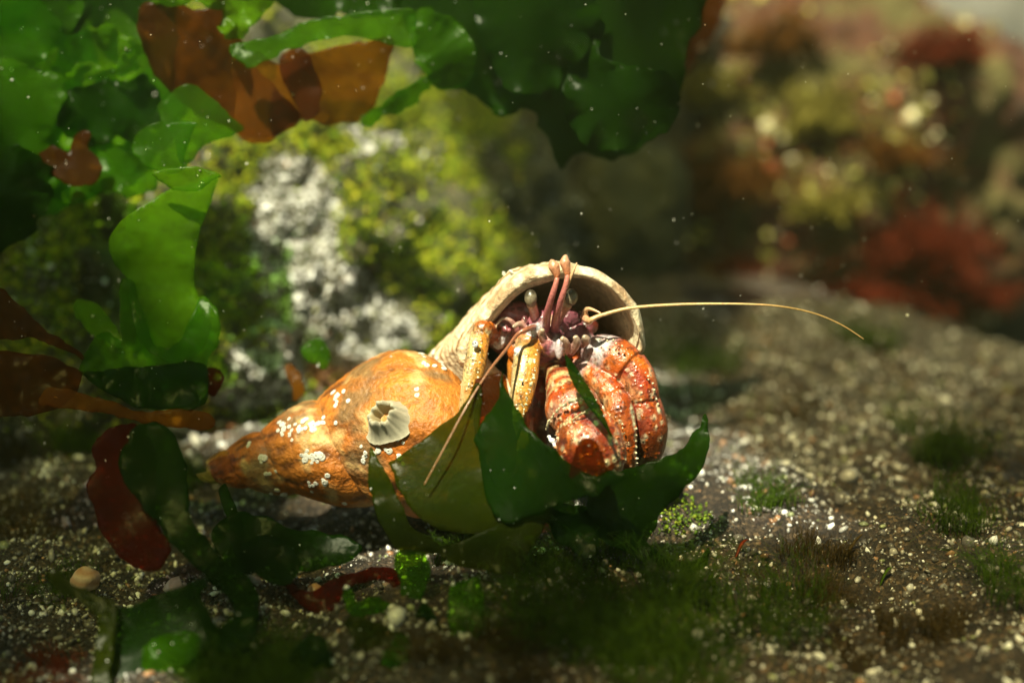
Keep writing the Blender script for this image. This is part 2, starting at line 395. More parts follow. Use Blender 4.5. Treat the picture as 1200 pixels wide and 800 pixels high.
ORG = np.array([.31, .080, .009]); ORG2 = np.array([.46, .16, .022]); BRN = np.array([.10, .032, .008]); CRM = np.array([.66, .55, .38]); GRN = np.array([.30, .27, .03]); DIRT_TONE = np.array([.16, .11, .05])
def wmix(a, b, t): t = np.asarray(t)[..., None]; return a * (1 - t) + b * t
for i, phi in enumerate(phis):
    k = phi / (2 * math.pi)
    rib = np.sin(phi * 14 + .6 * math.sin(phi * 1.7) + 1.1 * np.sin(arc * 21 + phi))
    cord = np.sin(arc * 2 * math.pi * 34)
    outer = np.clip((pr[:, 1] - .15) / .1, 0, 1)
    sc = 1 + outer * (.021 * rib + .008 * cord)
    # growth lines crowd together behind the lip
    if k > -.45: sc = sc + outer * .010 * math.sin(phi * 62 + 2 * math.sin(phi * 9)) * min(1, (k + .45) / .15)
    p_ = pc + (pr - pc) * sc[:, None]
    v = ring(phi, p_)
    nz = fbm(v, 190, 3, 3); v = v + (nz * .00028 * outer)[:, None] * (v - (apex + ((v - apex) @ ax)[:, None] * ax)) / .012
    rings.append(v)
    big = fbm(v, 70, 3, 44); str_ = fbm(np.stack([np.full(npr, phi * 5.0), arc * 9, np.zeros(npr)], 1), 1.0, 3, 19)
    c = wmix(ORG, ORG2, np.clip(.5 + .9 * big, 0, 1))
    c = wmix(c, BRN, np.clip(1.7 * np.clip(-.10 - rib * .6, 0, 1) * (.55 + str_) + .9 * np.clip(str_ - .25, 0, 1), 0, .9))
    c = wmix(c, DIRT_TONE, np.clip((fbm(v, 150, 4, 66) - .15) * 1.5, 0, .75)); c = wmix(c, np.array([.60, .42, .18]), np.clip((fbm(v, 240, 3, 86) - .3) * 1.6, 0, .6))
    sut = np.exp(-((arc - .02) / .03) ** 2) + np.exp(-((arc - .98) / .03) ** 2)
    c = wmix(c, DIRT_TONE, np.clip(sut * .5, 0, .6))  # darker brown tone towards the sutures
    cr = sstep(-.42, -.16, np.full(npr, k)) * (.75 + .5 * np.clip(str_, -.5, .5)); cr = np.clip(cr + .35 * sstep(-.02, 0, np.full(npr, k)), 0, 1)
    c = wmix(c, CRM, cr)
    c = wmix(c, np.array([.24, .10, .025]), np.clip((math.sin(phi * 62 + 2 * math.sin(phi * 9)) - .0) * 1.4 * (1 if -.45 < k < .045 else 0) * (.65 + str_), 0, .85))
    c = wmix(c, GRN, np.full(npr, float(sstep(-3.7, -4.5, np.array(k)))))
    rcols.append(c)
rings.insert(0, np.tile(rings[0].mean(0) - ax * 4 * S0, (npr, 1))); rcols.insert(0, rcols[0])
# the thick rolled lip, then the wall's inner face running back into the shell
for sw, ou in ((1.025, .0008), (1.03, .0018), (1.01, .0027), (.97, .0033), (.91, .0036), (.85, .0034), (.80, .0028), (.76, .0018), (.735, .0004)):
    wb_ = np.stack([arc * 26, np.zeros(npr), np.zeros(npr)], 1); chip = fbm(wb_, 1.0, 3, 91)
    v = ring(PE, pc + (pr - pc) * (1 + .022 * chip * (sw > .9))[:, None], sw, ou + .0004 * float(sw > .9)); rings.append(v)
    cl_ = np.tile(CRM * 1.05, (npr, 1)); st_ = np.clip((fbm(np.stack([arc * 70, np.full(npr, ou * 300), np.zeros(npr)], 1), 1.0, 3, 95) + .05) * 1.7, 0, .7) * min(1, max(0, (sw - .80) / .15))
    rcols.append(wmix(cl_, np.array([.26, .11, .03]), st_))
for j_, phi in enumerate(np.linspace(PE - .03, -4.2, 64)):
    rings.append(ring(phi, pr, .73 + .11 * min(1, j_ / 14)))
    t = min(1, j_ / 9); rcols.append(np.tile(CRM * (1 - t) + np.array([.30, .17, .09]) * t, (npr, 1)))  # cream turns brown inward, standing in for shade inside the mouth
V = np.concatenate(rings); nr_ = len(rings)
a = (np.arange(nr_ - 1)[:, None] * npr + np.arange(npr)[None]); b_ = (np.arange(nr_ - 1)[:, None] * npr + (np.arange(npr)[None] + 1) % npr)
FQ = np.stack([a, b_, b_ + npr, a + npr], 2).reshape(-1, 4)
base = np.array([apex[0] + .045, apex[1], floor_z(np.array([apex[0] + .045]), np.array([apex[1]]))[0]])
shell = bpy.data.objects.new('whelk_shell', None); COL.objects.link(shell); shell.location = base; shell.empty_display_size = .01
tag(shell, 'orange spiral whelk shell with cream lip and barnacles, home of the hermit crab', 'shell')
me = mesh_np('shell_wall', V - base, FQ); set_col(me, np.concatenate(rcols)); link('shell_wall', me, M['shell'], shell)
shell_bvh = BVHTree.FromPolygons([tuple(v) for v in V], [tuple(int(i) for i in q_) for q_ in FQ])
def on_shell(px, py):
    d0 = FWD + (px - 600) / F * RIGHT + (400 - py) / F * UP
    h = shell_bvh.ray_cast(Vector(CAM), Vector(d0).normalized())
    if h[0] is None: return None, None
    nn = np.array(h[1]); nn = nn if nn @ (CAM - np.array(h[0])) > 0 else -nn
    return np.array(h[0]), nn
def frame(nrm):
    q_ = Vector(nrm).to_track_quat('Z', 'Y'); return q_

# small coiled white tube worms on the shell: a flat coil of tube
def coil_mesh():
    vs_, fs_ = [], []; nseg, ns = 22, 7
    for i in range(nseg + 1):
        t = i / nseg; a = t * 2 * math.pi * 1.55; rr = .22 + .42 * t; tr = .22 + .16 * t
        for k in range(ns):
            b2 = 2 * math.pi * k / ns
            vs_.append(((rr + tr * math.cos(b2)) * math.cos(a), (rr + tr * math.cos(b2)) * math.sin(a), .12 + tr * .9 * math.sin(b2) + .15 * (1 - t)))
    for i in range(nseg):
        for k in range(ns):
            fs_.append((i * ns + k, i * ns + (k + 1) % ns, (i + 1) * ns + (k + 1) % ns, (i + 1) * ns + k))
    me = mesh_np('tube_worm', np.array(vs_), np.array(fs_)); set_col(me, np.tile((.72, .70, .64), (len(vs_), 1))); me.materials.append(M['cream']); return me
coil = coil_mesh()
worms = [(333, 502), (339, 510), (346, 497), (355, 494), (363, 497), (369, 503), (366, 495), (350, 505), (358, 502), (374, 496), (292, 519), (306, 541), (312, 555), (353, 533), (358, 539), (367, 538), (373, 531), (377, 536), (360, 528),
         (362, 565), (370, 566), (379, 563), (318, 578), (325, 574), (333, 579), (340, 585), (423, 523), (428, 531), (426, 540), (443, 528), (466, 515), (488, 456), (499, 411), (505, 404), (511, 420), (518, 426), (497, 418), (508, 411),
         (390, 460), (397, 463), (393, 467), (331, 497), (468, 536), (452, 527), (520, 432), (500, 428), (404, 590), (350, 582)]
worms = worms + [(x + random.gauss(0, 6), y + random.gauss(0, 5)) for (x, y) in worms for _ in range(1 + (x < 400)) if y < 570]
for i, (x, y) in enumerate(worms):
    h, nn = on_shell(x, y)
    if h is None: continue
    o = link('tube_worm', coil, None, shell); s = random.choice([random.uniform(.0005, .00085), random.uniform(.0004, .0006)])
    o.location = h - base - nn * .00008; o.scale = (s, s, s * random.uniform(.7, 1.1))
    qn = frame(nn); qn.rotate(Vector(nn).rotation_difference(Vector(nn))); o.rotation_euler = qn.to_euler(); o.rotation_euler.rotate_axis('Z', random.uniform(0, 6.28))

# the big barnacle: ribbed cone of six plates with a slit mouth
def barnacle():
    vs_, fs_, cs = [], [], []; nr2, ns = 22, 96
    for i in range(nr2):
        t = i / (nr2 - 1)
        for k in range(ns):
            a = 2 * math.pi * k / ns; f6 = (a / (2 * math.pi) * 6 + .15 * math.sin(a)) % 1
            alae = math.exp(-((f6 - .5) / .13) ** 2)                      # sunken strips between the wall plates
            wob = 1 + .10 * math.sin(2 * a + .6) + .06 * math.sin(3 * a + 2)
            rib_ = math.sin(a * 23 + 2 * math.sin(a * 3)) * (1 - alae)
            mouth = .50 * (1 - .34 * abs(math.sin(a - .5))) * (1 + .08 * math.sin(6 * a))
            rim = .86 + .16 * math.sin(3 * a + 1) * .6 - .14 * alae + .05 * math.sin(11 * a)
            if t < .6: u = t / .6; rr = (1 - u) * 1.0 * wob + u * (mouth + .12); z = rim * (.25 * u + .75 * u * u) ; rr += .010 * rib_ * (1 - .5 * u) - .022 * alae * math.sin(u * 3.1)
            elif t < .68: u = (t - .6) / .08; rr = mouth + .12 * (1 - u); z = rim + .01
            else: u = (t - .68) / .32; rr = mouth * (1 - .55 * u); z = rim - .80 * u ** .8
            vs_.append((rr * math.cos(a), rr * 1.08 * math.sin(a), z))
            cc = np.array([.46, .42, .31]) * (1 - .08 * max(0, rib_) * (t < .6) - .12 * alae)
            if t > .7: cc = np.array([.44, .36, .20]) * (1 - .6 * (t - .7) / .3)  # mouth darkened inward in the colour so it reads deep
            cs.append(cc)
    for i in range(nr2 - 1):
        for k in range(ns): fs_.append((i * ns + k, i * ns + (k + 1) % ns, (i + 1) * ns + (k + 1) % ns, (i + 1) * ns + k))
    me = mesh_np('barnacle', np.array(vs_), np.array(fs_)); set_col(me, np.array(cs)); me.materials.append(M['cream']); return me
h, nn = on_shell(455, 490)
bd_ = nn * .35 - FWD * .75 + (-.50 * RIGHT + .50 * UP) * .95; bd_ /= np.linalg.norm(bd_)
bar = link('barnacle', barnacle(), None, shell); tag(bar, 'large pale ribbed barnacle on the body whorl')
s = 30 * S0 * .95; bar.scale = (s, s, s * 1.0); bar.location = h - base - bd_ * s * .25; bar.rotation_euler = frame(bd_).to_euler()
ov, of_ = ico(2); pv = ov * np.array([.26, .34, .14]); pv[:, 2] += .10; pv[:, 2] += -.12 * np.exp(-(pv[:, 0] / .05) ** 2)
me = mesh_np('closing_plates', pv, of_); set_col(me, np.tile((.34, .27, .13), (len(pv), 1))); link('closing_plates', me, M['cream'], bar)
# tube worm coils reused as grains of grit along the lip's outer ridge
for i, (x, y) in enumerate([(590, 318), (600, 316), (672, 326), (676, 321), (690, 333), (696, 330), (560, 331), (720, 346)]):
    h, nn = on_shell(x, y + 6)
    if h is None: continue
    o = link('tube_worm', coil, None, shell); s = random.uniform(.0004, .0007); o.scale = (s, s, s); o.location = h - base + UP * 3 * S0; o.rotation_euler = (random.random() * 3, random.random() * 3, 0)

# ------------------------------------------------------------------ hermit crab
cv, cf, cc_ = [], [], []; LIMBS = []
def C3(px, py, t): return P(np.array(float(px)), np.array(float(py)), np.array(D0 - t * .001))
def tube(path, colf, ns=18, flat=1.0, sub=5, bump_=0.0, seed=1):
    """swept limb: path of (px, py, mm towards the camera, radius px)"""
    path = np.array(path, float); m = len(path)
    pts = np.array([C3(*p[:3]) for p in path]); rad = path[:, 3] * S0
    pp, rr, tt = [], [], []
    for i in range(m - 1):
        p0, p1, p2, p3_ = pts[max(i - 1, 0)], pts[i], pts[i + 1], pts[min(i + 2, m - 1)]
        for k in range(sub):
            t = k / sub
            pp.append(.5 * (2 * p1 + (p2 - p0) * t + (2 * p0 - 5 * p1 + 4 * p2 - p3_) * t * t + (3 * p1 - p0 - 3 * p2 + p3_) * t ** 3))
            rr.append(rad[i] * (1 - t) + rad[i + 1] * t); tt.append((i + t) / (m - 1))
    pp.append(pts[-1]); rr.append(rad[-1]); tt.append(1.0)
    pp = np.array(pp); rr = np.array(rr); n_ = len(pp)
    tan = np.gradient(pp, axis=0); tan /= np.linalg.norm(tan, axis=1)[:, None]
    b0 = len(cv) if False else sum(len(x) for x in cv)
    vs_ = []; cs = []
    for i in range(n_):
        u = -FWD - tan[i] * (-FWD @ tan[i]); lu = np.linalg.norm(u)
        u = u / lu if lu > .15 else UP; v = np.cross(tan[i], u); v /= np.linalg.norm(v); u = np.cross(v, tan[i])
        for k in range(ns):
            a = 2 * math.pi * k / ns
            r_ = rr[i] * (1 + bump_ * math.sin(5 * a + i * 2.1))
            vs_.append(pp[i] + r_ * (math.cos(a) * u * flat + math.sin(a) * v)); cs.append(colf(tt[i], a))
    # closed round ends
    vs_.append(pp[0] - tan[0] * rr[0] * .5); cs.append(colf(0, 0)); vs_.append(pp[-1] + tan[-1] * rr[-1] * .5); cs.append(colf(1, 0))
    fs_ = []
    for i in range(n_ - 1):
        for k in range(ns):
            a_, b2, c2, d2 = i * ns + k, i * ns + (k + 1) % ns, (i + 1) * ns + (k + 1) % ns, (i + 1) * ns + k
            fs_ += [(a_, b2, c2), (a_, c2, d2)]
    e = n_ * ns
    for k in range(ns): fs_ += [(e, (k + 1) % ns, k), (e + 1, (n_ - 1) * ns + k, (n_ - 1) * ns + (k + 1) % ns)]
    cv.append(np.array(vs_)); cf.append(np.array(fs_) + b0); cc_.append(np.array(cs)); LIMBS.append((pp, rr, flat, colf, tt))
    return pp, rr
def blob(px, py, t, rx, ry, rz, col, sub=2):
    v, f = ico(sub); c = C3(px, py, t); b0 = sum(len(x) for x in cv)
    q_ = c + S0 * (v[:, :1] * rx * RIGHT + v[:, 1:2] * ry * UP - v[:, 2:] * rz * FWD)
    cv.append(q_); cf.append(f + b0); cc_.append(np.tile(col, (len(q_), 1)))
def spike(c, n_, r_, h_, col):
    b0 = sum(len(x) for x in cv); q_ = Vector(n_).to_track_quat('Z', 'Y').to_matrix(); Mx = np.array(q_)
    vs_ = [(r_ * math.cos(a), r_ * math.sin(a), -.3 * h_) for a in np.arange(6) * math.pi / 3] + [(r_ * .6 * math.cos(a), r_ * .6 * math.sin(a), .6 * h_) for a in np.arange(6) * math.pi / 3] + [(0, 0, h_), (0, 0, -.6 * h_)]
    fs_ = []
    for k in range(6):
        k2 = (k + 1) % 6; fs_ += [(k, k2, 6 + k2), (k, 6 + k2, 6 + k), (6 + k, 6 + k2, 12), (13, k2, k)]
    cv.append(np.array(vs_) @ Mx.T + c); cf.append(np.array(fs_) + b0); cc_.append(np.tile(col, (14, 1)))

OR = np.array([.50, .105, .008]); RD = np.array([.28, .022, .006]); DR = np.array([.10, .014, .008]); GO = np.array([.52, .25, .04]); CW = np.array([.58, .46, .28]); WHITE_GLINT = np.array([.62, .60, .70]); PK = np.array([.38, .11, .13]); PU = np.array([.27, .07, .11]); BK = np.array([.035, .012, .008])  # the blue-white serves painted glints as well as white patches
def lerp(a, b, t): return a * (1 - t) + b * t
def band(t, a, b, s=.04): return float(sstep(a - s, a + s, np.array(t)) * (1 - sstep(b - s, b + s, np.array(t))))
# carapace and head, running back into the shell
tube([(625, 430, -14, 40), (632, 412, -4, 46), (636, 400, 4, 42), (640, 388, 9, 30), (644, 384, 12, 16)], lambda t, a: lerp(DR, PU, min(1, t * 1.3)), 24, 1, 6, .05)
blob(606, 370, 8, 24, 17, 14, PK); blob(588, 380, 9, 14, 14, 10, PK * .9); blob(652, 366, 9, 16, 11, 10, PU); blob(592, 388, 8, 14, 17, 10, lerp(PK, WHITE_GLINT, .45)); blob(584, 396, 9, 9, 14, 8, WHITE_GLINT); blob(618, 362, 6, 12, 9, 8, PK * .9)
blob(676, 392, 8, 20, 15, 14, PU); blob(640, 376, 11, 17, 13, 12, PU); blob(626, 386, 13, 9, 7, 6, WHITE_GLINT * .9); blob(664, 372, 9, 16, 12, 10, PU * .8)
blob(646, 402, 12, 15, 17, 12, PU * .8); blob(655, 408, 14, 5, 13, 6, lerp(WHITE_GLINT, PK, .35)); blob(628, 374, 10, 9, 8, 7, PK * 1.1); blob(690, 382, 8, 12, 10, 8, DR)
for _ in range(12): blob(random.uniform(590, 690), random.uniform(366, 404), random.uniform(9, 13), random.uniform(3, 6), random.uniform(3, 6), 4, lerp(PU, random.choice([PK, WHITE_GLINT, CW, DR, DR]), .6), 1)
# mouth parts
for p_ in ([(668, 412, 13, 6), (676, 402, 15, 5), (674, 394, 16, 3)], [(660, 414, 13, 5), (664, 402, 15, 4), (658, 396, 16, 3)], [(680, 404, 12, 5), (687, 399, 14, 6), (684, 394, 15, 3)],
           [(640, 400, 13, 5), (634, 392, 14, 4), (636, 386, 15, 3)], [(607, 388, 11, 4), (600, 377, 12, 3), (590, 373, 12, 2), (582, 380, 12, 1.5)], [(617, 386, 12, 4), (610, 379, 13, 3.5), (601, 383, 14, 2)]):
    tube(p_, lambda t, a: lerp(PK, np.array([.50, .36, .28]), t), 10, .8, 4)
# walking leg, far left: knee then golden last joints
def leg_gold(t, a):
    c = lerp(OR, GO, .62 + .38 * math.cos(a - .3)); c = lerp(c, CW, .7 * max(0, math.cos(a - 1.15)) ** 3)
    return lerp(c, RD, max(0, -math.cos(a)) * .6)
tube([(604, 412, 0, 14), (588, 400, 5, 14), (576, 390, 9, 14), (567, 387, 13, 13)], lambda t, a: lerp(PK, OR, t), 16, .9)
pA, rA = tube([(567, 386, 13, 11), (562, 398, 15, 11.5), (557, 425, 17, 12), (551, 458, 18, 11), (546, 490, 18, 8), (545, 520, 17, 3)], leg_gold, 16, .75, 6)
blob(566, 386, 14, 12, 11, 11, OR); blob(557, 403, 18.5, 4, 5, 3, WHITE_GLINT)
# second walking leg
tube([(630, 425, 2, 16), (626, 410, 6, 17), (620, 400, 10, 16)], lambda t, a: lerp(RD, OR, t), 16, .9)
blob(604, 410, 9, 10, 15, 10, OR); blob(603, 434, 8, 9, 26, 8, lerp(OR, GO, .5))
pB, rB = tube([(619, 402, 11, 15), (618, 414, 14, 15), (615, 440, 16, 15), (611, 466, 17, 13), (607, 486, 17, 9), (604, 515, 15, 3)], leg_gold, 18, .75, 6)
blob(619, 401, 12, 15, 12, 12, lerp(OR, PK, .3)); blob(606, 411, 15, 4, 4, 3, WHITE_GLINT)
# third leg between, its shade painted in by darkening downward
tube([(640, 430, 2, 14), (634, 450, 5, 13), (630, 482, 8, 13), (632, 520, 8, 12), (636, 548, 6, 8)], lambda t, a: lerp(RD, DR, t), 14, .9, 5)
# left claw arm: upper joint with red bands, wrist, then the spiny hand turned to the viewer
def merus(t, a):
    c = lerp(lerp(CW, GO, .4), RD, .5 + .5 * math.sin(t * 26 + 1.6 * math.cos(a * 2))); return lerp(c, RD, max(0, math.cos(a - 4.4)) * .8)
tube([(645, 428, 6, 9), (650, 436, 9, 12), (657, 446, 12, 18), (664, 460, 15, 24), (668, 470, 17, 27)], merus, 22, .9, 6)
def wrist(t, a): return lerp(lerp(OR, RD, .4 + .3 * math.sin(a * 3)), np.array([.34, .17, .12]), band(t, .35, .8) * (.5 + .5 * math.cos(a - .5)))
tube([(668, 470, 17, 28), (671, 478, 18.5, 31), (677, 488, 20, 29), (681, 494, 21, 27)], wrist, 24, .9, 5)
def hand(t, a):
    c = lerp(lerp(OR, RD, .6 + .4 * math.sin(a * 4 + t * 9)), DR, .3); return lerp(c, BK, max(0, math.cos(a - 1.5)) * .75)  # one side blackened, its shade put into the colour
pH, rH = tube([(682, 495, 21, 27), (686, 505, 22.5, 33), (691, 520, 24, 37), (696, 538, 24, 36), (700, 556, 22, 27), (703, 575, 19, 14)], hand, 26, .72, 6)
# leg between the claws
def leg_or(t, a):
    c = lerp(OR, RD, .5 + .5 * math.cos(a - 4.2)); return lerp(c, CW, .7 * max(0, math.cos(a - 1.4)) ** 2 * (.6 + .4 * math.sin(t * 20)))
tube([(672, 424, 6, 9), (684, 431, 9, 11), (698, 442, 12, 14), (712, 456, 14, 15), (720, 464, 15, 14)], lambda t, a: lerp(leg_or(t, a), WHITE_GLINT, .6 * band(t, .15, .4) * max(0, math.cos(a))), 16, .9, 5)
pD, rD = tube([(720, 464, 15.5, 14), (726, 480, 17, 16), (731, 505, 17, 15), (735, 530, 16, 11), (738, 552, 14, 6)], leg_or, 18, .8, 6)
tube([(706, 460, 11, 10), (707, 480, 13, 11), (712, 510, 13, 10), (722, 545, 12, 6)], lambda t, a: lerp(CW * .7, RD, t), 14, .9, 5)
# big right claw arm: upper joint with painted blue-white glints, elbow, hand painted dark for its shadow
def arm(t, a):
    c = lerp(OR, RD, .35 + .35 * math.sin(a * 2 + t * 6)); return lerp(c, WHITE_GLINT, .95 * band(t, .32, .70, .06) * max(0, math.cos(a + .25)) ** .7 * (1 - .5 * band(t, .46, .50, .015)))
tube([(676, 420, 3, 12), (690, 414, 7, 17), (706, 414, 10, 22), (722, 420, 12, 24), (736, 430, 13, 22)], arm, 22, .9, 6)
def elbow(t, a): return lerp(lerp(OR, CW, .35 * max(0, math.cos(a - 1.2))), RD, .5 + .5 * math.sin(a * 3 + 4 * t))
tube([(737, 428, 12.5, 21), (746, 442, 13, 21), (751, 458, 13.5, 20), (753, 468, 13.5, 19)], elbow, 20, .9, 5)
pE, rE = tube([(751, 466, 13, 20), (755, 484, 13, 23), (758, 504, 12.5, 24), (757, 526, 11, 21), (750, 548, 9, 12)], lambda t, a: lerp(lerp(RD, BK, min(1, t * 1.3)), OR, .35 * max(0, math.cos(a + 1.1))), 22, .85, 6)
# tubercles: rows of pale points
TC = np.array([.74, .64, .44])
def ridge(path, n_, r_, h_, col=TC, out=(0, 0), jit=1.0):
    path = np.array(path, float); seg = np.linspace(0, len(path) - 1.001, n_)
    for s_ in seg:
        i = int(s_); p_ = path[i] * (1 - s_ + i) + path[i + 1] * (s_ - i)
        p_ = p_ + np.array([random.gauss(0, jit), random.gauss(0, jit), 0])
        nn = -FWD * .8 + RIGHT * (out[0] + random.gauss(0, .15)) + UP * (out[1] + random.gauss(0, .15))
        k_ = random.uniform(.7, 1.25); spike(C3(*p_), nn, r_ * S0 * k_, h_ * S0 * k_, col)
ridge([(640, 502, 20), (645, 490, 22), (656, 478, 24), (670, 470, 25.5), (686, 466, 25), (698, 470, 22.5)], 19, 2.0, 4.0, out=(-.1, .6), jit=.5)
ridge([(659, 499, 23), (672, 491, 25.5), (684, 483, 26.5), (692, 480, 26)], 14, 1.9, 3.0, CW, (0, .6), .4)
ridge([(643, 512, 20), (650, 520, 21)], 4, 3.0, 5.0, WHITE_GLINT, (-.8, 0), 1)
for _ in range(95):
    a_ = random.uniform(-1.5, 1.5); i = random.randrange(2, len(pH) - 4)
    tn = pH[i + 1] - pH[i]; tn /= np.linalg.norm(tn); u = -FWD - tn * (-FWD @ tn); u /= np.linalg.norm(u); v = np.cross(tn, u)
    nn = math.cos(a_) * u * .72 + math.sin(a_) * v; k_ = random.uniform(.8, 1.6)
    spike(pH[i] + rH[i] * nn, nn, k_ * S0, k_ * 2.6 * S0, lerp(OR, TC, random.choice([.1, .3, .5, .9])))
ridge([(564, 396, 20), (562, 425, 22), (557, 455, 22.5), (550, 490, 20)], 16, 1.5, 2.2, TC, (.5, 0), .8); ridge([(559, 400, 21.5), (556, 430, 23), (551, 465, 23)], 9, 1.3, 1.6, BK, (0, 0), 1.5)
ridge([(628, 412, 18.5), (625, 440, 20.5), (618, 468, 20), (611, 488, 18.5)], 20, 1.7, 2.6, TC, (.6, 0), .8); ridge([(618, 414, 20.5), (615, 445, 22.5), (610, 472, 22)], 11, 1.4, 1.6, BK, (0, 0), 2); ridge([(622, 420, 20), (620, 450, 21.8), (613, 478, 20.5)], 11, 1.5, 2, TC, (.3, 0), 1.4)
ridge([(739, 476, 18), (745, 505, 18), (745, 535, 16.5), (742, 555, 14)], 14, 1.7, 3.0, TC, (.7, 0), 1); ridge([(722, 470, 20), (729, 500, 21), (732, 530, 19)], 10, 1.5, 2, TC, (0, 0), 3)
ridge([(757, 436, 17), (766, 455, 16), (772, 480, 15)], 9, 1.8, 2.6, TC, (.8, .2), 1); ridge([(700, 398, 15), (720, 400, 17), (740, 414, 17.5)], 8, 1.6, 2, TC, (0, .5), 1.5)
ridge([(654, 440, 15), (660, 452, 19), (668, 462, 22)], 8, 1.6, 1.8, OR, (0, 0), 6)
for pp_, rr_, fl_, colf_, tt_ in LIMBS[7:]:
    if rr_.max() < 8 * S0: continue
    for _ in range(int(45 * rr_.mean() / (15 * S0) * max(1, len(pp_) / 20))):
        i = random.randrange(1, len(pp_) - 1); a_ = random.gauss(0, .8); tn = pp_[i + 1] - pp_[i - 1]; tn /= np.linalg.norm(tn); u = -FWD - tn * (-FWD @ tn); lu = np.linalg.norm(u)
        if lu < .15: continue
        u /= lu; v = np.cross(tn, u); nn = math.cos(a_) * u + math.sin(a_) * v; k_ = random.uniform(.6, 1.25)
        spike(pp_[i] + rr_[i] * (math.cos(a_) * u * fl_ + math.sin(a_) * v), nn + tn * .5, k_ * S0, k_ * 1.8 * S0, lerp(colf_(tt_[i], a_), random.choice([TC, RD, RD, OR, OR]), .45))
Vc = np.concatenate(cv); Fc = np.concatenate(cf); Cc = np.concatenate(cc_)
tmp = bpy.data.objects.new('tmp', mesh_np('tmp', Vc, Fc)); COL.objects.link(tmp)
md = tmp.modifiers.new('r', 'REMESH'); md.mode = 'VOXEL'; md.voxel_size = .00017; md.use_smooth_shade = True
dg = bpy.context.evaluated_depsgraph_get(); body = bpy.data.meshes.new_from_object(tmp.evaluated_get(dg), depsgraph=dg)
bpy.data.objects.remove(tmp)
n = len(body.vertices); co = np.empty(n * 3, np.float32); body.vertices.foreach_get('co', co); co = co.reshape(-1, 3)
kd = kdtree.KDTree(len(Vc))
SK = np.concatenate([np.arange(len(x)) < 6 if len(x) == 14 else np.zeros(len(x), bool) for x in cv]); SK |= np.concatenate([np.arange(len(x)) == 13 if len(x) == 14 else np.zeros(len(x), bool) for x in cv])
for i, v in enumerate(Vc):
    if not SK[i]: kd.insert(v, i)
kd.balance()
cols = np.empty((n, 3))
for i in range(n):
    acc = np.zeros(3); wt = 0
    for (_, idx, dist) in kd.find_n(co[i], 3):
        w_ = 1 / (dist + 4e-5) ** 2; acc += Cc[idx] * w_; wt += w_
    cols[i] = acc / wt
mot = fbm(co.astype(float), 380, 3, 5); fin = fbm(co.astype(float), 1300, 2, 15)
cols = cols * (1 + .35 * mot[:, None]); cols = np.where((fin > .5)[:, None], cols * .45, cols); cols = (cols * np.array([.82, .86, .80])).clip(.004, .7)
set_col(body, cols); body.name = 'hermit_crab'
cb = C3(690, 560, 14); cb[2] = floor_z(cb[:1], cb[1:2])[0]
crab = link('hermit_crab', body, M['crab']); origin_to(crab, cb); crab['category'] = 'crab'
tag(crab, 'orange hermit crab with spiny claws peering out of the whelk shell', 'crab')

def strand(name, path, mat, col, parent=None, org=None, ns=8, sub=6):
    """thin tapering strand through (px, py, mm towards camera, radius px)"""
    global cv, cf, cc_
    keep_ = (cv, cf, cc_); cv, cf, cc_ = [], [], []
    tube(path, lambda t, a: col(t) if callable(col) else np.array(col), ns, 1, sub)
    me = mesh_np(name, cv[0] - (org if org is not None else 0), cf[0]); set_col(me, cc_[0]); cv, cf, cc_ = keep_
    return link(name, me, mat, parent)
TAN = np.array([.50, .30, .16])
strand('antenna', [(684, 371, 14, 4.5), (690, 376, 16, 4), (694, 374, 17, 3.0), (706, 369, 17, 2.2), (738, 361, 17, 1.9), (790, 357, 17, 1.6), (850, 356, 17, 1.3), (905, 358, 17, 1.15), (950, 366, 17, 1.0), (985, 380, 17, .85), (1012, 397, 17, .6)], M['crab'], lambda t: lerp(np.array([.5, .22, .14]), np.array([.62, .40, .18]), min(1, t * 3)), crab, cb, 8, 10)
strand('antenna_scale', [(687, 374, 14, 4), (686, 364, 15, 3), (692, 362, 16, 2.0), (704, 367, 17, 1.0)], M['crab'], TAN, crab, cb)
strand('antenna', [(627, 383, 13, 3.5), (617, 386, 17, 3), (606, 392, 18, 2.0), (594, 408, 22, 1.7), (572, 436, 27, 1.4), (548, 474, 30, 1.2), (522, 522, 32, 1.0), (497, 568, 33, .7)], M['crab'], lambda t: lerp(np.array([.30, .10, .06]), np.array([.20, .10, .035]), t), crab, cb, 8, 8)
EY = np.array([.17, .14, .09])
for base_, tip, eb, dark in (((628, 374, 11), (623, 356, 14), (622, 349, 14.5), .0), ((652, 376, 12), (665, 356, 15), (669.5, 348, 15.5), .8)):
    st = strand('eyestalk', [(*base_, 6.5), ((base_[0] + tip[0]) / 2, (base_[1] + tip[1]) / 2, (base_[2] + tip[2]) / 2, 5.2), (*tip, 6.0)], M['crab'], lambda t: lerp(PK, np.array([.50, .26, .16]), t), crab, cb, 12, 5)
    v, f = ico(3); c = C3(*eb); q_ = c + S0 * (v[:, :1] * 7.2 * RIGHT + v[:, 1:2] * 9.5 * UP - v[:, 2:] * 7 * FWD)
    stripe = sstep(.1, .5, v[:, 1] - .3 * v[:, 0])
    me = mesh_np('eye', q_ - cb, f); set_col(me, EY * (1 - stripe[:, None] * .75)); e_ = link('eye', me, M['crab'], st)
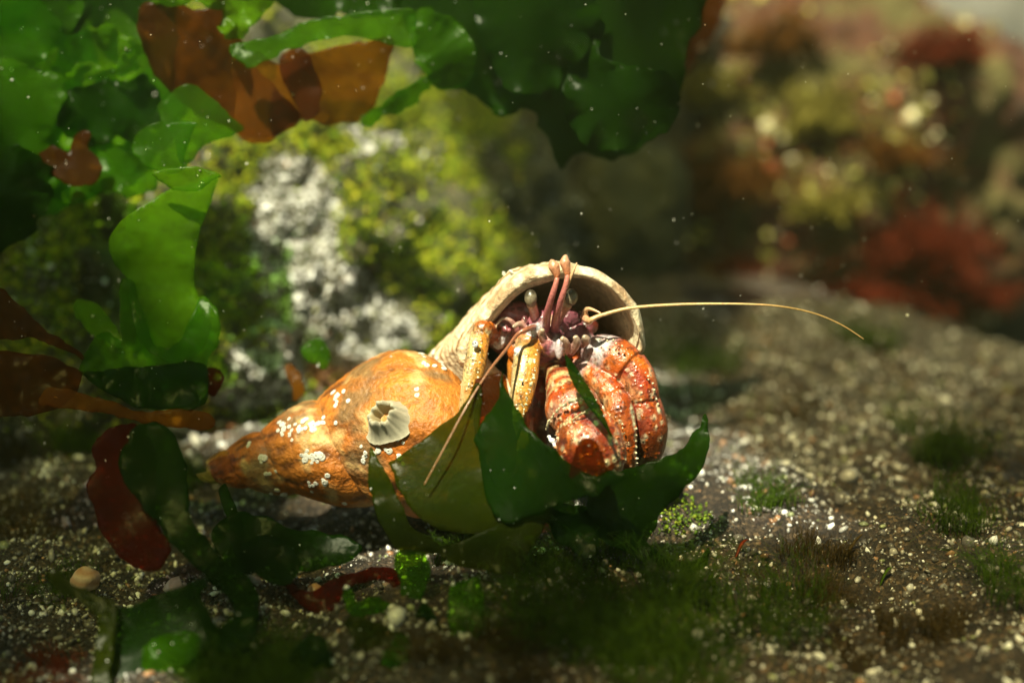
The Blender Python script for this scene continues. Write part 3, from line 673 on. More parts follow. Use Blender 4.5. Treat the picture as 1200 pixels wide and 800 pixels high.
for pth, plume in (([(640, 388, 12, 5), (641, 370, 17, 4.5), (646, 350, 20, 3.6), (651, 334, 21, 3), (653, 325, 21, 2.6)], [(653, 326, 21, 2.4), (652, 320, 21, 4.6), (649, 312, 21, 6.6), (646, 305, 21, 2.5)]),
                   ([(650, 388, 12, 5.5), (652, 370, 17, 4.5), (658, 350, 20, 3.6), (663, 334, 21, 3), (665, 322, 21, 2.6)], [(665, 323, 21, 2.4), (664, 316, 21, 4.4), (662, 307, 21, 6.2), (663, 299, 21, 1.8)])):
    a1 = strand('antennule', pth, M['crab'], lambda t: lerp(PU * 1.2, np.array([.50, .17, .12]), t), crab, cb, 10, 5)
    strand('feathered_tip', plume, M['crab'], lambda t: lerp(np.array([.52, .15, .06]), np.array([.46, .26, .16]), t), a1, None, 10, 4).data.transform(__import__('mathutils').Matrix.Translation(Vector(-cb)))
strand('palp', [(664, 338, 20, 1.6), (670, 322, 21, 1.8), (676, 308, 21, .8)], M['crab'], TAN * 1.1, crab, cb)

# ------------------------------------------------------------------ seaweed blades
def blade(name, label, cat, pts, d, mat, tilt=(0, 0), wave=(1.2, 60), ruff=0.0, seed=1, group=None, step=None, nsub=6, thick=.00016, root=None, rag=3.0):
    """a thin wavy sheet: outline in photo pixels, depth in metres, tilt in mm per 100 px"""
    r = np.random.default_rng(seed)
    out = cr_closed(pts, nsub); o3 = np.concatenate([out, np.full((len(out), 1), seed * 11.0)], 1)
    out = out + .3 * r.normal(size=out.shape) + rag * np.stack([fbm(o3, .06, 3, seed + 5), fbm(o3, .06, 3, seed + 9)], 1)
    x0, y0 = out.min(0); x1, y1 = out.max(0); c0 = out.mean(0)
    st = step or max(4.0, math.sqrt((x1 - x0) * (y1 - y0)) / 34)
    gx_, gy_ = np.meshgrid(np.arange(x0, x1, st), np.arange(y0, y1, st)); g_ = np.stack([gx_.ravel(), gy_.ravel()], 1)
    g_ = g_ + r.uniform(-.3, .3, g_.shape) * st
    g_ = g_[inside(out, g_[:, 0], g_[:, 1])]
    if len(g_):
        dm = np.min(np.linalg.norm(g_[:, None] - out[None], axis=2), 1); g_ = g_[dm > st * .45]
    allp = np.concatenate([out, g_]); m = len(out)
    res = delaunay_2d_cdt([Vector(p_) for p_ in allp], [], [list(range(m))], 1, 1e-4)
    vv = np.array([v[:] for v in res[0]]); fs_ = [f_ for f_ in res[2] if len(f_) == 3]
    dm = np.linalg.norm(vv[:, None] - out[None], axis=2); near = dm.argmin(1); dm = dm.min(1)
    arcl = np.concatenate([[0], np.cumsum(np.linalg.norm(np.diff(out, axis=0), axis=1))])
    u = vv - c0
    p3_ = np.stack([vv[:, 0], vv[:, 1], np.full(len(vv), seed * 37.0)], 1)
    dep = d + .001 * (tilt[0] * u[:, 0] + tilt[1] * u[:, 1]) / 100 + .001 * wave[0] * fbm(p3_, .55 / wave[1], 2, seed, .3)
    dep = dep + .001 * ruff * np.exp(-dm / 14) * np.sin(arcl[near] / 11 + 2 * np.sin(arcl[near] / 47))
    q_ = P(vv[:, 0], vv[:, 1], dep)
    me = bpy.data.meshes.new(name); me.from_pydata([tuple(v) for v in q_], [], fs_); me.update()
    me.polygons.foreach_set('use_smooth', np.ones(len(me.polygons), bool))
    o = link(name, me, mat); s_ = o.modifiers.new('thickness', 'SOLIDIFY'); s_.thickness = thick; s_.offset = 0
    low_ = q_[q_[:, 2].argmin()] if root is None else np.array(root); origin_to(o, low_)
    return tag(o, label, cat, group)
SL = 'sea_lettuce'
# in front of the crab
blade(SL, 'olive gold sea lettuce blade folded up in front of the orange shell', 'seaweed', [(457, 546), (459, 540), (500, 514), (535, 482), (557, 450), (564, 470), (566, 520), (580, 570), (598, 612), (560, 625), (520, 622), (490, 606), (470, 580)], .238, M['olive'], (-1, -1.5), (2.0, 70), .3, 1)
blade('kelp', 'short brown olive blade standing upright before the golden crab leg', 'seaweed', [(557, 447), (575, 438), (590, 437), (594, 455), (600, 480), (604, 520), (600, 550), (575, 545), (560, 520), (556, 490)], .2400, M['brown'], (-2, -2), (1.0, 50), .2, 2)
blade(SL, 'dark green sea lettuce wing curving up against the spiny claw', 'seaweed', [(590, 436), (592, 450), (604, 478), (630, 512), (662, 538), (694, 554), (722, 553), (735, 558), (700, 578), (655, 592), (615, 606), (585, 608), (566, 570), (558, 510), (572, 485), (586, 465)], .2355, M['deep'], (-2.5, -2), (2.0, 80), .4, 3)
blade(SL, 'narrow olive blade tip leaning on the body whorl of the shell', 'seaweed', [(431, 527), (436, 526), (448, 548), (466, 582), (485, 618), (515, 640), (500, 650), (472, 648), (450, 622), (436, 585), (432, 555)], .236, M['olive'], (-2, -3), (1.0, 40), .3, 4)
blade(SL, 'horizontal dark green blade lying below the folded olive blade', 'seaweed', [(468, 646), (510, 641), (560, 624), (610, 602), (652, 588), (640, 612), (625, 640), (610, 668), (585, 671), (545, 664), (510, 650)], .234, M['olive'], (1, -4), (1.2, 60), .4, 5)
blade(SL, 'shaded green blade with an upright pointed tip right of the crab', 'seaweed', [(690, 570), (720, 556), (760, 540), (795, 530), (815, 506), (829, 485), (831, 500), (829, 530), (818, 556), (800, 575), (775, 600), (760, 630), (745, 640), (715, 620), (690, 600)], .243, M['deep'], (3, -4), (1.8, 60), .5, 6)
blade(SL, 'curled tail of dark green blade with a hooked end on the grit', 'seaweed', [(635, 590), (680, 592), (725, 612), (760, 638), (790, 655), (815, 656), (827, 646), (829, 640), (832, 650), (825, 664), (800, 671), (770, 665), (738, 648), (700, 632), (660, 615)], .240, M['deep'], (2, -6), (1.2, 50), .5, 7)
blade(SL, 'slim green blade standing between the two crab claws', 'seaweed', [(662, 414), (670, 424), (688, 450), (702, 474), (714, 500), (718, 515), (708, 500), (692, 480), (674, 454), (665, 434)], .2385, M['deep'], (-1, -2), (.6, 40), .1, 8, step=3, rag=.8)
blade('kelp', 'rounded brown blade tip in front of the spiny claw', 'seaweed', [(668, 556), (669, 536), (678, 520), (690, 514), (702, 524), (708, 542), (712, 562), (700, 575), (680, 572)], .2335, M['brown'], (-1, -2), (.8, 40), .2, 9)
blade(SL, 'narrow dark green blade hanging below the shell between the red ones', 'seaweed', [(462, 650), (480, 644), (498, 650), (503, 675), (494, 700), (484, 715), (472, 700), (466, 675)], .232, M['green'], (0, -4), (1, 40), .3, 10)
# lower left
blade(SL, 'long dark olive ribbon twisting down at the lower left', 'seaweed', [(140, 548), (150, 510), (170, 496), (196, 500), (214, 530), (218, 570), (228, 610), (252, 645), (282, 664), (298, 690), (304, 720), (300, 742), (274, 742), (272, 712), (256, 690), (236, 672), (205, 640), (180, 610), (158, 580)], .234, M['deep'], (1, -5), (2, 70), .3, 11)
blade('dulse', 'oval dark red blade behind the olive ribbon at left', 'seaweed', [(106, 522), (124, 503), (160, 498), (178, 520), (184, 560), (180, 600), (196, 634), (197, 650), (182, 667), (160, 665), (136, 648), (114, 612), (104, 570), (112, 548)], .2395, M['red'], (1, -4), (2.5, 60), .5, 12)
blade(SL, 'dim green blade spread flat beneath the pointed shell end', 'seaweed', [(246, 625), (270, 600), (300, 602), (340, 618), (390, 625), (425, 640), (405, 660), (360, 668), (320, 662), (290, 672), (262, 655)], .240, M['deep'], (1, -6), (1.4, 60), .5, 14)
blade(SL, 'thin green shoot rising below the tip of the shell', 'seaweed', [(256, 575), (263, 567), (270, 580), (282, 610), (290, 640), (300, 668), (286, 672), (272, 640), (266, 610)], .242, M['deep'], (0, -3), (.8, 40), .2, 15, step=5)
blade('dulse', 'folded dark red blade below the shell in the middle', 'seaweed', [(318, 665), (335, 662), (350, 690), (372, 688), (405, 672), (440, 664), (462, 668), (476, 690), (482, 715), (470, 700), (452, 680), (425, 682), (400, 700), (398, 725), (380, 722), (350, 705), (335, 690)], .236, M['red'], (0, -6), (2, 50), .6, 16)
blade(SL, 'olive stalk with a pale edge at the lower left corner', 'seaweed', [(54, 674), (66, 668), (90, 686), (118, 700), (136, 712), (134, 750), (130, 800), (126, 830), (104, 830), (108, 780), (114, 730), (96, 708), (70, 694)], .222, M['olive'], (0, -5), (1.2, 60), .3, 17)
blade(SL, 'broad dark green blade filling the lower left foreground', 'seaweed', [(130, 720), (160, 706), (205, 688), (238, 680), (236, 700), (244, 730), (252, 765), (240, 800), (220, 830), (140, 830), (132, 780)], .2235, M['deep'], (1, -5), (2, 70), .5, 18)
blade(SL, 'thin green blade bending in front of the lower left grit', 'seaweed', [(228, 690), (238, 700), (262, 750), (290, 775), (250, 790), (200, 808), (205, 795), (240, 770), (240, 740)], .2205, M['deep'], (0, -4), (1, 40), .3, 19)
blade(SL, 'curled green blade with a notch left of the bottom middle', 'seaweed', [(402, 694), (412, 686), (420, 704), (440, 700), (462, 712), (470, 735), (466, 750), (450, 735), (430, 728), (412, 722)], .228, M['green'], (0, -5), (1.4, 30), .6, 20)
blade(SL, 'pale olive blade at the bottom edge beside the curled one', 'seaweed', [(404, 728), (425, 722), (455, 735), (478, 748), (470, 790), (460, 830), (410, 830), (390, 800), (395, 770), (412, 752)], .2205, M['olive'], (0, -4), (1.6, 40), .6, 21)
blade(SL, 'upright green blade at the bottom middle with a shaded fold', 'seaweed', [(526, 690), (540, 680), (560, 676), (566, 690), (568, 720), (562, 750), (566, 790), (572, 830), (546, 830), (540, 780), (528, 740)], .222, M['green'], (0, -5), (1.4, 40), .4, 22)
blade(SL, 'dark green blade leaning right at the bottom edge', 'seaweed', [(556, 770), (590, 776), (616, 768), (624, 790), (630, 830), (560, 830), (552, 800)], .217, M['deep'], (0, -3), (1.2, 40), .4, 23)
LB = [([(250, 760), (262, 730), (290, 712), (300, 740), (290, 790), (270, 830), (246, 830)], .2185, 'deep', 'dark green blade curving up at the bottom left edge'),
      ([(330, 790), (342, 760), (366, 742), (384, 760), (392, 800), (396, 830), (330, 830)], .2165, 'deep', 'dim green blade rising from the bottom edge left of middle'),
      ([(440, 800), (448, 770), (470, 742), (482, 760), (478, 800), (472, 830), (444, 830)], .2175, 'green', 'small green blade standing at the bottom edge'),
      ([(486, 720), (500, 708), (512, 724), (520, 760), (512, 790), (500, 770), (490, 745)], .225, 'deep', 'slim dark green blade beside the upright bottom one'),
      ([(412, 742), (424, 726), (440, 738), (446, 762), (434, 786), (416, 776)], .2235, 'olive', 'small olive curl behind the bottom edge blades'),
      ([(170, 760), (200, 740), (232, 744), (226, 770), (196, 796), (172, 790)], .2175, 'green', 'dim green flap in front of the broad lower left blade'),
      ([(640, 596), (676, 604), (700, 630), (690, 655), (664, 640), (644, 618)], .236, 'deep', 'short dark green flap under the crab'),
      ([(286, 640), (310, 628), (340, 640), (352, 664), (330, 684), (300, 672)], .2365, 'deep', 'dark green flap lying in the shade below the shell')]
for i, (pt, d_, mt, lb) in enumerate(LB):
    blade(SL, lb, 'seaweed', pt, d_, M[mt], (0, -4), (3.0, 50), 1.0, 120 + i)
# left middle
blade(SL, 'tall bright green translucent blade standing at the left', 'seaweed', [(150, 330), (132, 305), (128, 285), (140, 262), (168, 240), (200, 222), (225, 215), (250, 206), (254, 215), (244, 240), (232, 275), (228, 310), (230, 345), (238, 365), (248, 385), (238, 410), (215, 425), (185, 420), (165, 400), (155, 370)], .264, M['lime'], (2, -2), (8.0, 100), .6, 31)
blade(SL, 'curled over top fold of the tall bright green blade', 'seaweed', [(176, 204), (205, 196), (235, 196), (257, 203), (254, 212), (235, 222), (215, 224), (195, 216)], .259, M['lime'], (0, 3), (1.2, 40), .2, 32, step=5)
blade(SL, 'round hooked green loop above the curled fold', 'seaweed', [(156, 178), (160, 158), (178, 146), (205, 143), (232, 144), (222, 160), (216, 185), (214, 200), (190, 202), (170, 196)], .266, M['green'], (0, 2), (1.5, 40), .3, 33)
blade(SL, 'green blade spreading right above the hooked loop', 'seaweed', [(186, 120), (220, 100), (252, 118), (272, 138), (286, 152), (262, 164), (236, 172), (224, 190), (214, 198), (200, 160), (188, 140)], .272, M['green'], (0, 2), (1.5, 50), .3, 34)
blade(SL, 'frilled green base of the tall blade spreading over the brown stem', 'seaweed', [(94, 434), (110, 396), (128, 388), (142, 398), (138, 350), (146, 325), (160, 340), (180, 400), (210, 400), (235, 350), (252, 362), (258, 385), (256, 405), (246, 420), (243, 450), (238, 470), (200, 478), (165, 476), (140, 458), (118, 445)], .2625, M['green'], (1, -3), (3.5, 45), 1.0, 35)
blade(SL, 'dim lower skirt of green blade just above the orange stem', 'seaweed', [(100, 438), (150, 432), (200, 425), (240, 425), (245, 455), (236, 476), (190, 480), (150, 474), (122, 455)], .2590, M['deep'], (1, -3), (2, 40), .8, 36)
blade(SL, 'pale green rag behind the base of the tall blade', 'seaweed', [(86, 355), (105, 352), (128, 372), (142, 396), (138, 410), (120, 398), (100, 385)], .275, M['lime'], (0, -2), (1.5, 30), .4, 37)
blade('kelp', 'brown kelp blade tapering into a thin stalk at the left edge', 'seaweed', [(-40, 330), (-5, 335), (20, 352), (48, 382), (75, 400), (96, 416), (92, 421), (68, 408), (40, 398), (0, 400), (-40, 405)], .258, M['brown'], (1, -2), (1.5, 60), .3, 38)
blade('kelp', 'thin brown glistening kelp sheet at the left edge', 'seaweed', [(-40, 410), (10, 412), (60, 420), (92, 432), (95, 448), (80, 470), (50, 484), (10, 488), (-40, 490)], .256, M['brown'], (1, -3), (2.5, 30), 1.0, 39)
blade('kelp_stipe', 'orange brown tapering kelp stalk reaching towards the shell tip', 'seaweed', [(45, 470), (62, 452), (90, 460), (130, 470), (170, 484), (215, 480), (245, 486), (248, 500), (210, 502), (180, 496), (140, 488), (100, 480), (70, 476)], .2545, M['amber'], (2, -2), (1.0, 50), .3, 40, thick=.0012)
# top left blades
TL = [([(-80, -30), (120, -34), (205, -20), (205, 60), (196, 150), (160, 215), (90, 235), (20, 265), (-80, 280)], .290, 'green', 'huge pale green sheet behind all other blades at top left'),
      ([(-60, -30), (60, -32), (96, -10), (90, 30), (60, 60), (30, 95), (-10, 90), (-60, 100)], .281, 'green', 'large green blade in the top left corner'),
      ([(-60, 80), (0, 72), (56, 82), (80, 108), (70, 130), (66, 160), (60, 200), (40, 190), (0, 205), (-60, 200)], .278, 'green', 'wide green blade at the left edge below the corner one'),
      ([(40, -30), (170, -32), (186, 0), (178, 50), (150, 66), (110, 52), (80, 40), (55, 10)], .2865, 'deep', 'green blade hanging from the top edge left of the brown kelp'),
      ([(70, 106), (110, 96), (160, 86), (190, 110), (200, 150), (180, 170), (140, 160), (100, 172), (66, 150), (62, 125)], .282, 'deep', 'folded darker green blade in the upper left middle'),
      ([(72, 100), (84, 84), (95, 76), (120, 80), (140, 66), (156, 44), (166, 60), (158, 84), (140, 94), (100, 98)], .2765, 'lime', 'light green crease of blade in the upper left'),
      ([(-60, 185), (10, 172), (50, 185), (64, 215), (50, 250), (10, 290), (-60, 310)], .274, 'deep', 'dark green blade low on the left edge'),
      ([(56, 190), (100, 176), (150, 178), (182, 196), (176, 225), (140, 232), (110, 222), (80, 240), (60, 225)], .284, 'green', 'green blade behind the hooked loop'),
      ([(84, 40), (130, 30), (176, 60), (200, 100), (222, 120), (210, 160), (170, 190), (120, 196), (70, 170), (56, 120), (64, 70)], .2875, 'lime', 'broad glowing green sheet in the middle of the top left mass'),
      ([(160, -30), (330, -32), (330, -10), (300, 25), (285, 48), (262, 40), (250, 10), (200, 0), (170, -5)], .273, 'lime', 'light green blade hanging at the top edge over the brown kelp')]
for i, (pt, d_, mt, lb) in enumerate(TL):
    blade(SL, lb, 'seaweed', pt, d_, M[mt], (0, 3), (6.0, 60), 1.8, 50 + i, rag=7)
blade('kelp', 'reddish brown kelp blade with a notched top at the upper left', 'seaweed', [(162, 20), (170, 4), (200, 2), (235, 14), (258, 0), (276, 12), (280, 40), (300, 80), (340, 120), (352, 140), (330, 158), (300, 166), (265, 150), (225, 130), (190, 100), (168, 60)], .278, M['brown'], (1, 2), (5.0, 80), .6, 70)
blade('kelp', 'amber brown kelp blade at the top left of the middle', 'seaweed', [(270, 70), (300, 62), (330, 74), (370, 60), (420, 50), (458, 46), (456, 80), (446, 110), (430, 136), (395, 146), (350, 142), (310, 170), (280, 160), (275, 110)], .283, M['amber'], (1, 2), (4.0, 80), .6, 71)
blade('kelp', 'narrow dark brown kelp fold crossing the amber blade', 'seaweed', [(326, 70), (345, 58), (362, 66), (376, 100), (374, 130), (358, 142), (345, 120), (332, 95)], .2795, M['brown'], (0, 2), (1.2, 40), .3, 72)
blade(SL, 'green strap lying across the top of the brown kelp blades', 'seaweed', [(270, 54), (310, 44), (350, 30), (400, 18), (450, 12), (484, 10), (490, 38), (486, 54), (460, 52), (420, 44), (370, 48), (330, 62), (292, 82), (284, 76)], .2735, M['green'], (0, 2), (2.5, 60), .5, 73)
blade('kelp', 'small torn brown kelp scrap among the green blades at left', 'seaweed', [(42, 192), (60, 172), (80, 178), (92, 156), (108, 154), (104, 172), (118, 186), (112, 214), (90, 218), (64, 208)], .275, M['brown'], (0, -2), (1.0, 40), .3, 74)
# top middle
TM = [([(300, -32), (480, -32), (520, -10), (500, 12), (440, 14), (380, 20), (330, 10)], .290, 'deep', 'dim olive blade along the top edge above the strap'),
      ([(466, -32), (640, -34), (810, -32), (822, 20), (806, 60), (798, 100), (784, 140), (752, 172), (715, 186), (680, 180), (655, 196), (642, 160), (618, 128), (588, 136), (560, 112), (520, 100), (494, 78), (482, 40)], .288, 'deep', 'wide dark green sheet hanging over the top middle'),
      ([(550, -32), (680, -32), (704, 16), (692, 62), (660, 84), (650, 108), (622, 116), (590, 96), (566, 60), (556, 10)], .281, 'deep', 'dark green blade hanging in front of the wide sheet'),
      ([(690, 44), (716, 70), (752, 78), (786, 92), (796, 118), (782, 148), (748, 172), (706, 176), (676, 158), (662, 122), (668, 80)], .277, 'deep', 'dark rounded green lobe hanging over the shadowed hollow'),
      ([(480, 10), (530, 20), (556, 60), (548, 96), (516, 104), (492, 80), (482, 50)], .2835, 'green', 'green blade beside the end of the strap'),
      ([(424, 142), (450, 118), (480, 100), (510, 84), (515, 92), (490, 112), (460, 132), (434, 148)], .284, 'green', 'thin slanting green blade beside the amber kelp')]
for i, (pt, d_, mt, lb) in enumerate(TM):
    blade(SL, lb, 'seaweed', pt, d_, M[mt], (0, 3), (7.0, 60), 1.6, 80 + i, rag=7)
blade('kelp', 'brown kelp blade blurred at the top right of the middle', 'seaweed', [(720, -60), (860, -60), (850, 10), (830, 50), (800, 90), (770, 80), (745, 40)], .36, M['brown'], (0, -5), (3, 60), .5, 90)
blade('kelp', 'small orange kelp scrap on the grit behind the shell spire', 'seaweed', [(332, 432), (340, 427), (352, 436), (350, 446), (357, 460), (345, 468), (340, 452)], .287, M['amber'], (0, -3), (1, 30), .3, 91)
blade(SL, 'small green leaf lying on the white grit behind the shell', 'seaweed', [(352, 410), (372, 396), (384, 410), (382, 432), (366, 428)], .284, M['green'], (0, -3), (1, 30), .3, 92)
blade('dulse', 'tiny red blade at the foot of the tall green blade', 'seaweed', [(240, 434), (252, 430), (260, 442), (252, 462), (242, 458)], .268, M['red'], (0, -3), (.6, 30), .3, 93)

# ------------------------------------------------------------------ tufts of fine algae
def tuft(name, label, c, rad, height, n_, mat, seed, group=None, droop=.5, width=.00009, branch=4, lean=(0, 0)):
    """feathery algae: leaning clumps of wavering strands that carry short side branches"""
    r = np.random.default_rng(seed); segs = 6; vs_, fs_ = [], []; cnt = 0
    ncl = 9; ca = r.uniform(0, 6.28, ncl); cr_ = rad * np.sqrt(r.random(ncl)) * .9; ch = height * r.uniform(.45, 1.15, ncl); cl_ = r.normal(size=(ncl, 2)) * .55
    def strip(pts, w0):
        nonlocal cnt
        m = len(pts)
        for s_, (x, y, z) in enumerate(pts):
            w_ = w0 * (1 - .7 * s_ / (m - 1)); ph = s_ * .7
            for k in range(3): vs_.append((x + w_ * math.cos(2.094 * k + ph), y + w_ * math.sin(2.094 * k + ph), z))
        for s_ in range(m - 1):
            for k in range(3): k2 = (k + 1) % 3; a0 = cnt + s_ * 3; fs_.append((a0 + k, a0 + k2, a0 + 3 + k2, a0 + 3 + k))
        cnt += m * 3
    for i in range(n_):
        q = r.integers(ncl); a = r.uniform(0, 6.28); rr = rad * .34 * math.sqrt(r.random())
        x, y = cr_[q] * math.cos(ca[q]) + rr * math.cos(a), cr_[q] * math.sin(ca[q]) + rr * math.sin(a)
        h_ = ch[q] * r.uniform(.35, 1.1); dx, dy = cl_[q, 0] + math.cos(a) * .4 + r.normal() * .3 + lean[0], cl_[q, 1] + math.sin(a) * .4 + r.normal() * .3 + lean[1]
        ph, p2 = r.uniform(0, 6.28, 2); pts = []
        for s_ in range(segs + 1):
            t = s_ / segs
            pts.append((x + h_ * (dx * t * t + .12 * t * math.sin(ph + 6 * t)), y + h_ * (dy * t * t + .12 * t * math.cos(p2 + 7 * t)), h_ * (t - droop * .5 * t * t * (abs(dx) + abs(dy))) - (.001 if s_ == 0 else 0)))
        strip(pts, width)
        for b_i in range(branch):
            k0 = pts[r.integers(1, segs + 1)]; d_ = r.normal(size=3) + [0, 0, .5]; d_ = d_ / np.linalg.norm(d_) * h_ * r.uniform(.08, .24)
            strip([k0, tuple(np.array(k0) + d_ * .5), tuple(np.array(k0) + d_ + [0, 0, .1 * h_ * r.normal() * .5])], width * .7)
    o = link(name, mesh_np(name, np.array(vs_), np.array(fs_)), mat); o.location = c
    return tag(o, label, 'algae', group)
TF = [(30, 530, .010, .006, 380, 'filbrown', 'brown algae mat on the dark ground at the left edge'), (120, 520, .010, .007, 420, 'fil', 'dark green algae mat below the orange stem'), (40, 610, .011, .006, 420, 'filbrown', 'dull brown algae tuft in the shade at the left edge'), (215, 560, .008, .005, 300, 'fil', 'low green algae left of the shell tip'),
      (70, 690, .009, .005, 300, 'fil', 'dim algae tuft beside the round pebble'), (560, 780, .010, .006, 420, 'filbrown', 'brown algae tuft at the bottom edge in the middle'), (640, 720, .010, .008, 480, 'fil', 'fuzzy green tuft left of the big foreground tuft'), (960, 640, .008, .004, 220, 'filbrown', 'sparse brown algae on the right hand grit'), (1180, 680, .010, .008, 320, 'fil', 'green algae tuft at the right edge'), (930, 480, .010, .005, 240, 'filbrown', 'blurred brown algae patch on the grit behind the crab'),
      (735, 735, .016, .011, 900, 'fil', 'dark fuzzy green algae tuft at the bottom beneath the crab'), (860, 725, .016, .010, 800, 'fil', 'soft green algae tuft right of the one beneath the crab'),
      (690, 665, .011, .010, 700, 'fil', 'shaded fuzzy algae tuft under the hooked green blade'), (780, 795, .016, .008, 700, 'fil', 'dark green algae mat on the bottom edge right of the middle'),
      (930, 700, .010, .006, 380, 'filbrown', 'low brown algae tuft on the grit near the bottom right'), (1085, 735, .008, .006, 300, 'filbrown', 'brown algae tuft at the bottom right'), (995, 760, .010, .006, 330, 'filbrown', 'dull brown algae tuft at the bottom edge on the right'),
      (1100, 520, .011, .014, 420, 'fil', 'green algae tuft on the ledge at the right'), (1120, 605, .008, .011, 260, 'fil', 'spiky green algae tuft below the ledge tuft at right'), (890, 585, .009, .006, 260, 'fil', 'low green algae tuft right of the pointed blade'),
      (790, 425, .016, .012, 420, 'fil', 'blurred green algae tuft right behind the crab'), (1010, 400, .010, .010, 260, 'fil', 'small blurred green tuft near the antenna tip'),
      (310, 800, .011, .010, 1100, 'fil', 'rounded mass of dark green algae at the bottom left'), (60, 790, .008, .004, 200, 'filred', 'purple brown algae scrap on the grit in the bottom left corner'), (545, 655, .006, .008, 260, 'fil', 'small fuzzy tuft below the horizontal blade')]
for i, (x, y, rd, ht, n_, mt, lb) in enumerate(TF):
    tuft('algae_tuft', lb, G(x, y), rd, ht, n_, M[mt], 200 + i)
for i, (x, y, dx, dy, lb) in enumerate([(985, 668, 40, -48, 'thin brown twig of weed lying on the right hand grit'), (862, 655, 24, -16, 'short red brown weed scrap near the hooked blade'), (1030, 690, 24, -20, 'short green weed scrap on the right hand grit')]):
    g0 = G(x, y); g1 = G(x + dx, y + dy); g1 = g0 + (g1 - g0) * .6 + np.array([0, 0, .0016])
    k_ = 1.8 * S0; side = np.cross(g1 - g0, [0, 0, 1]); side /= np.linalg.norm(side)
    vv, ff = [], []
    for s_ in range(7):
        t = s_ / 6; c = g0 * (1 - t) + g1 * t + np.array([0, 0, .0012 * math.sin(3 * t) + .0004]); w_ = k_ * (.4 + .9 * math.sin(math.pi * (.15 + .8 * t)))
        vv += [c - side * w_, c + np.array([0, 0, w_ * .5]), c + side * w_, c - np.array([0, 0, w_ * .3])]
    for s_ in range(6):
        for k in range(4): ff.append((s_ * 4 + k, s_ * 4 + (k + 1) % 4, s_ * 4 + 4 + (k + 1) % 4, s_ * 4 + 4 + k))
    o = link('weed_scrap', mesh_np('weed_scrap', np.array(vv), np.array(ff)), M[('filbrown', 'filred', 'fil')[i]]); origin_to(o, g0); tag(o, lb, 'seaweed')
# bushes on the blurred boulder
rq, rf = ROCKS['boulder.002']; rb = BVHTree.FromPolygons([tuple(v) for v in rq], [tuple(int(i) for i in q_) for q_ in rf])
def on_rock(px, py):
    d0 = FWD + (px - 600) / F * RIGHT + (400 - py) / F * UP
    h = rb.ray_cast(Vector(CAM), Vector(d0).normalized()); return None if h[0] is None else np.array(h[0])
BU = [(1060, 300, .026, .026, 520, 'filred', 'big dark red algae bush low on the blurred boulder'), (1000, 345, .020, .018, 380, 'filred', 'dark red algae bush at the boulder foot by the antenna'), (1120, 350, .018, .018, 320, 'filred', 'dark red algae bush at the right foot of the boulder'),
      (850, 215, .024, .024, 420, 'filrust', 'brownish red algae bush left on the blurred boulder'), (1090, 70, .022, .018, 360, 'filred', 'red algae bush at the top right of the boulder'), (880, 335, .018, .018, 300, 'filred', 'red algae bush low on the left of the boulder'), (795, 240, .020, .020, 320, 'filrust', 'rust coloured algae bush at the left flank of the boulder'),
      (960, 150, .012, .022, 220, 'filyel', 'upright yellow green algae bush in the middle of the boulder'), (965, 250, .010, .016, 160, 'filyel', 'pale yellow algae bush below the middle of the boulder'), (840, 120, .012, .020, 200, 'filyel', 'yellow algae bush at the upper left of the boulder'), (1050, 190, .016, .018, 240, 'filrust', 'rusty algae bush right of the boulder middle'), (900, 60, .016, .018, 240, 'filrust', 'rusty brown algae bush near the boulder top')]
for i, (x, y, rd, ht, n_, mt, lb) in enumerate(BU):
    h = on_rock(x, y)
    if h is None: print('bush misses rock', x, y); continue
    tuft('algae_bush', lb, h, rd, ht, n_, M[mt], 300 + i, 'algae bushes on the blurred boulder', .6, .0007, 3, (0, -.5))
sp, sn = sample_surface(rq, rf, 15000, 12); vis = np.einsum('ij,ij->i', sn, CAM - sp) > 0; sp, sn = sp[vis], sn[vis]; r = np.random.default_rng(12)
cl = fbm(sp, 30, 2, 6); k = r.random(len(sp)) < sstep(-.2, .5, cl) * .5; sp, sn = sp[k], sn[k]
o = scatter('pale_crust', IV, IF, sp + sn * .001, r.lognormal(math.log(.0009), .55, len(sp)), grain_cols(len(sp), r, [(.46, .44, .10), (.56, .50, .28), (.32, .30, .06), (.26, .06, .02)], [2, 1.2, 2, 2]), M['grain'], 14)
tag(o, 'pale yellowish crust of growth on the blurred boulder', 'growth', kind='stuff')

# a small round top shell in the shade at the left
v, f = ico(3); g0 = P(np.array(100.), np.array(678.), np.array(.247))
sw = np.arctan2(v[:, 1], v[:, 0]); k_ = 1 + .05 * np.sin(6 * v[:, 2] + sw)
q_ = g0 + v * k_[:, None] * np.array([17, 15, 15]) * S0 * .92; q_ = q_ + .0004 * fbm(q_, 400, 2, 3)[:, None] * v
me = mesh_np('pebble', q_, f); set_col(me, wmix(np.array([.34, .17, .08]), np.array([.5, .36, .24]), np.clip(.5 + .5 * np.sin(8 * v[:, 2] + sw), 0, 1)))
o = link('pebble', me, M['cream']); tag(o, 'round orange brown pebble in the shade at the lower left', 'pebble'); origin_to(o, g0 - np.array([0, 0, 14 * S0]))

# ------------------------------------------------------------------ drifting specks in the water
n = 1500; r = np.random.default_rng(21)
dz = r.uniform(.16, .36, n); pp = P(r.uniform(-20, 1220, n), r.uniform(-20, 820, n), dz)
pp = pp[pp[:, 2] > .012]; n = len(pp)
o = scatter('drifting_specks', OCT_V, OCT_F, pp, r.lognormal(math.log(.00007), .5, n), np.tile((.7, .68, .6), (n, 1)), M['grain'], 22)
tag(o, 'tiny white specks drifting in the water', 'specks', kind='stuff')

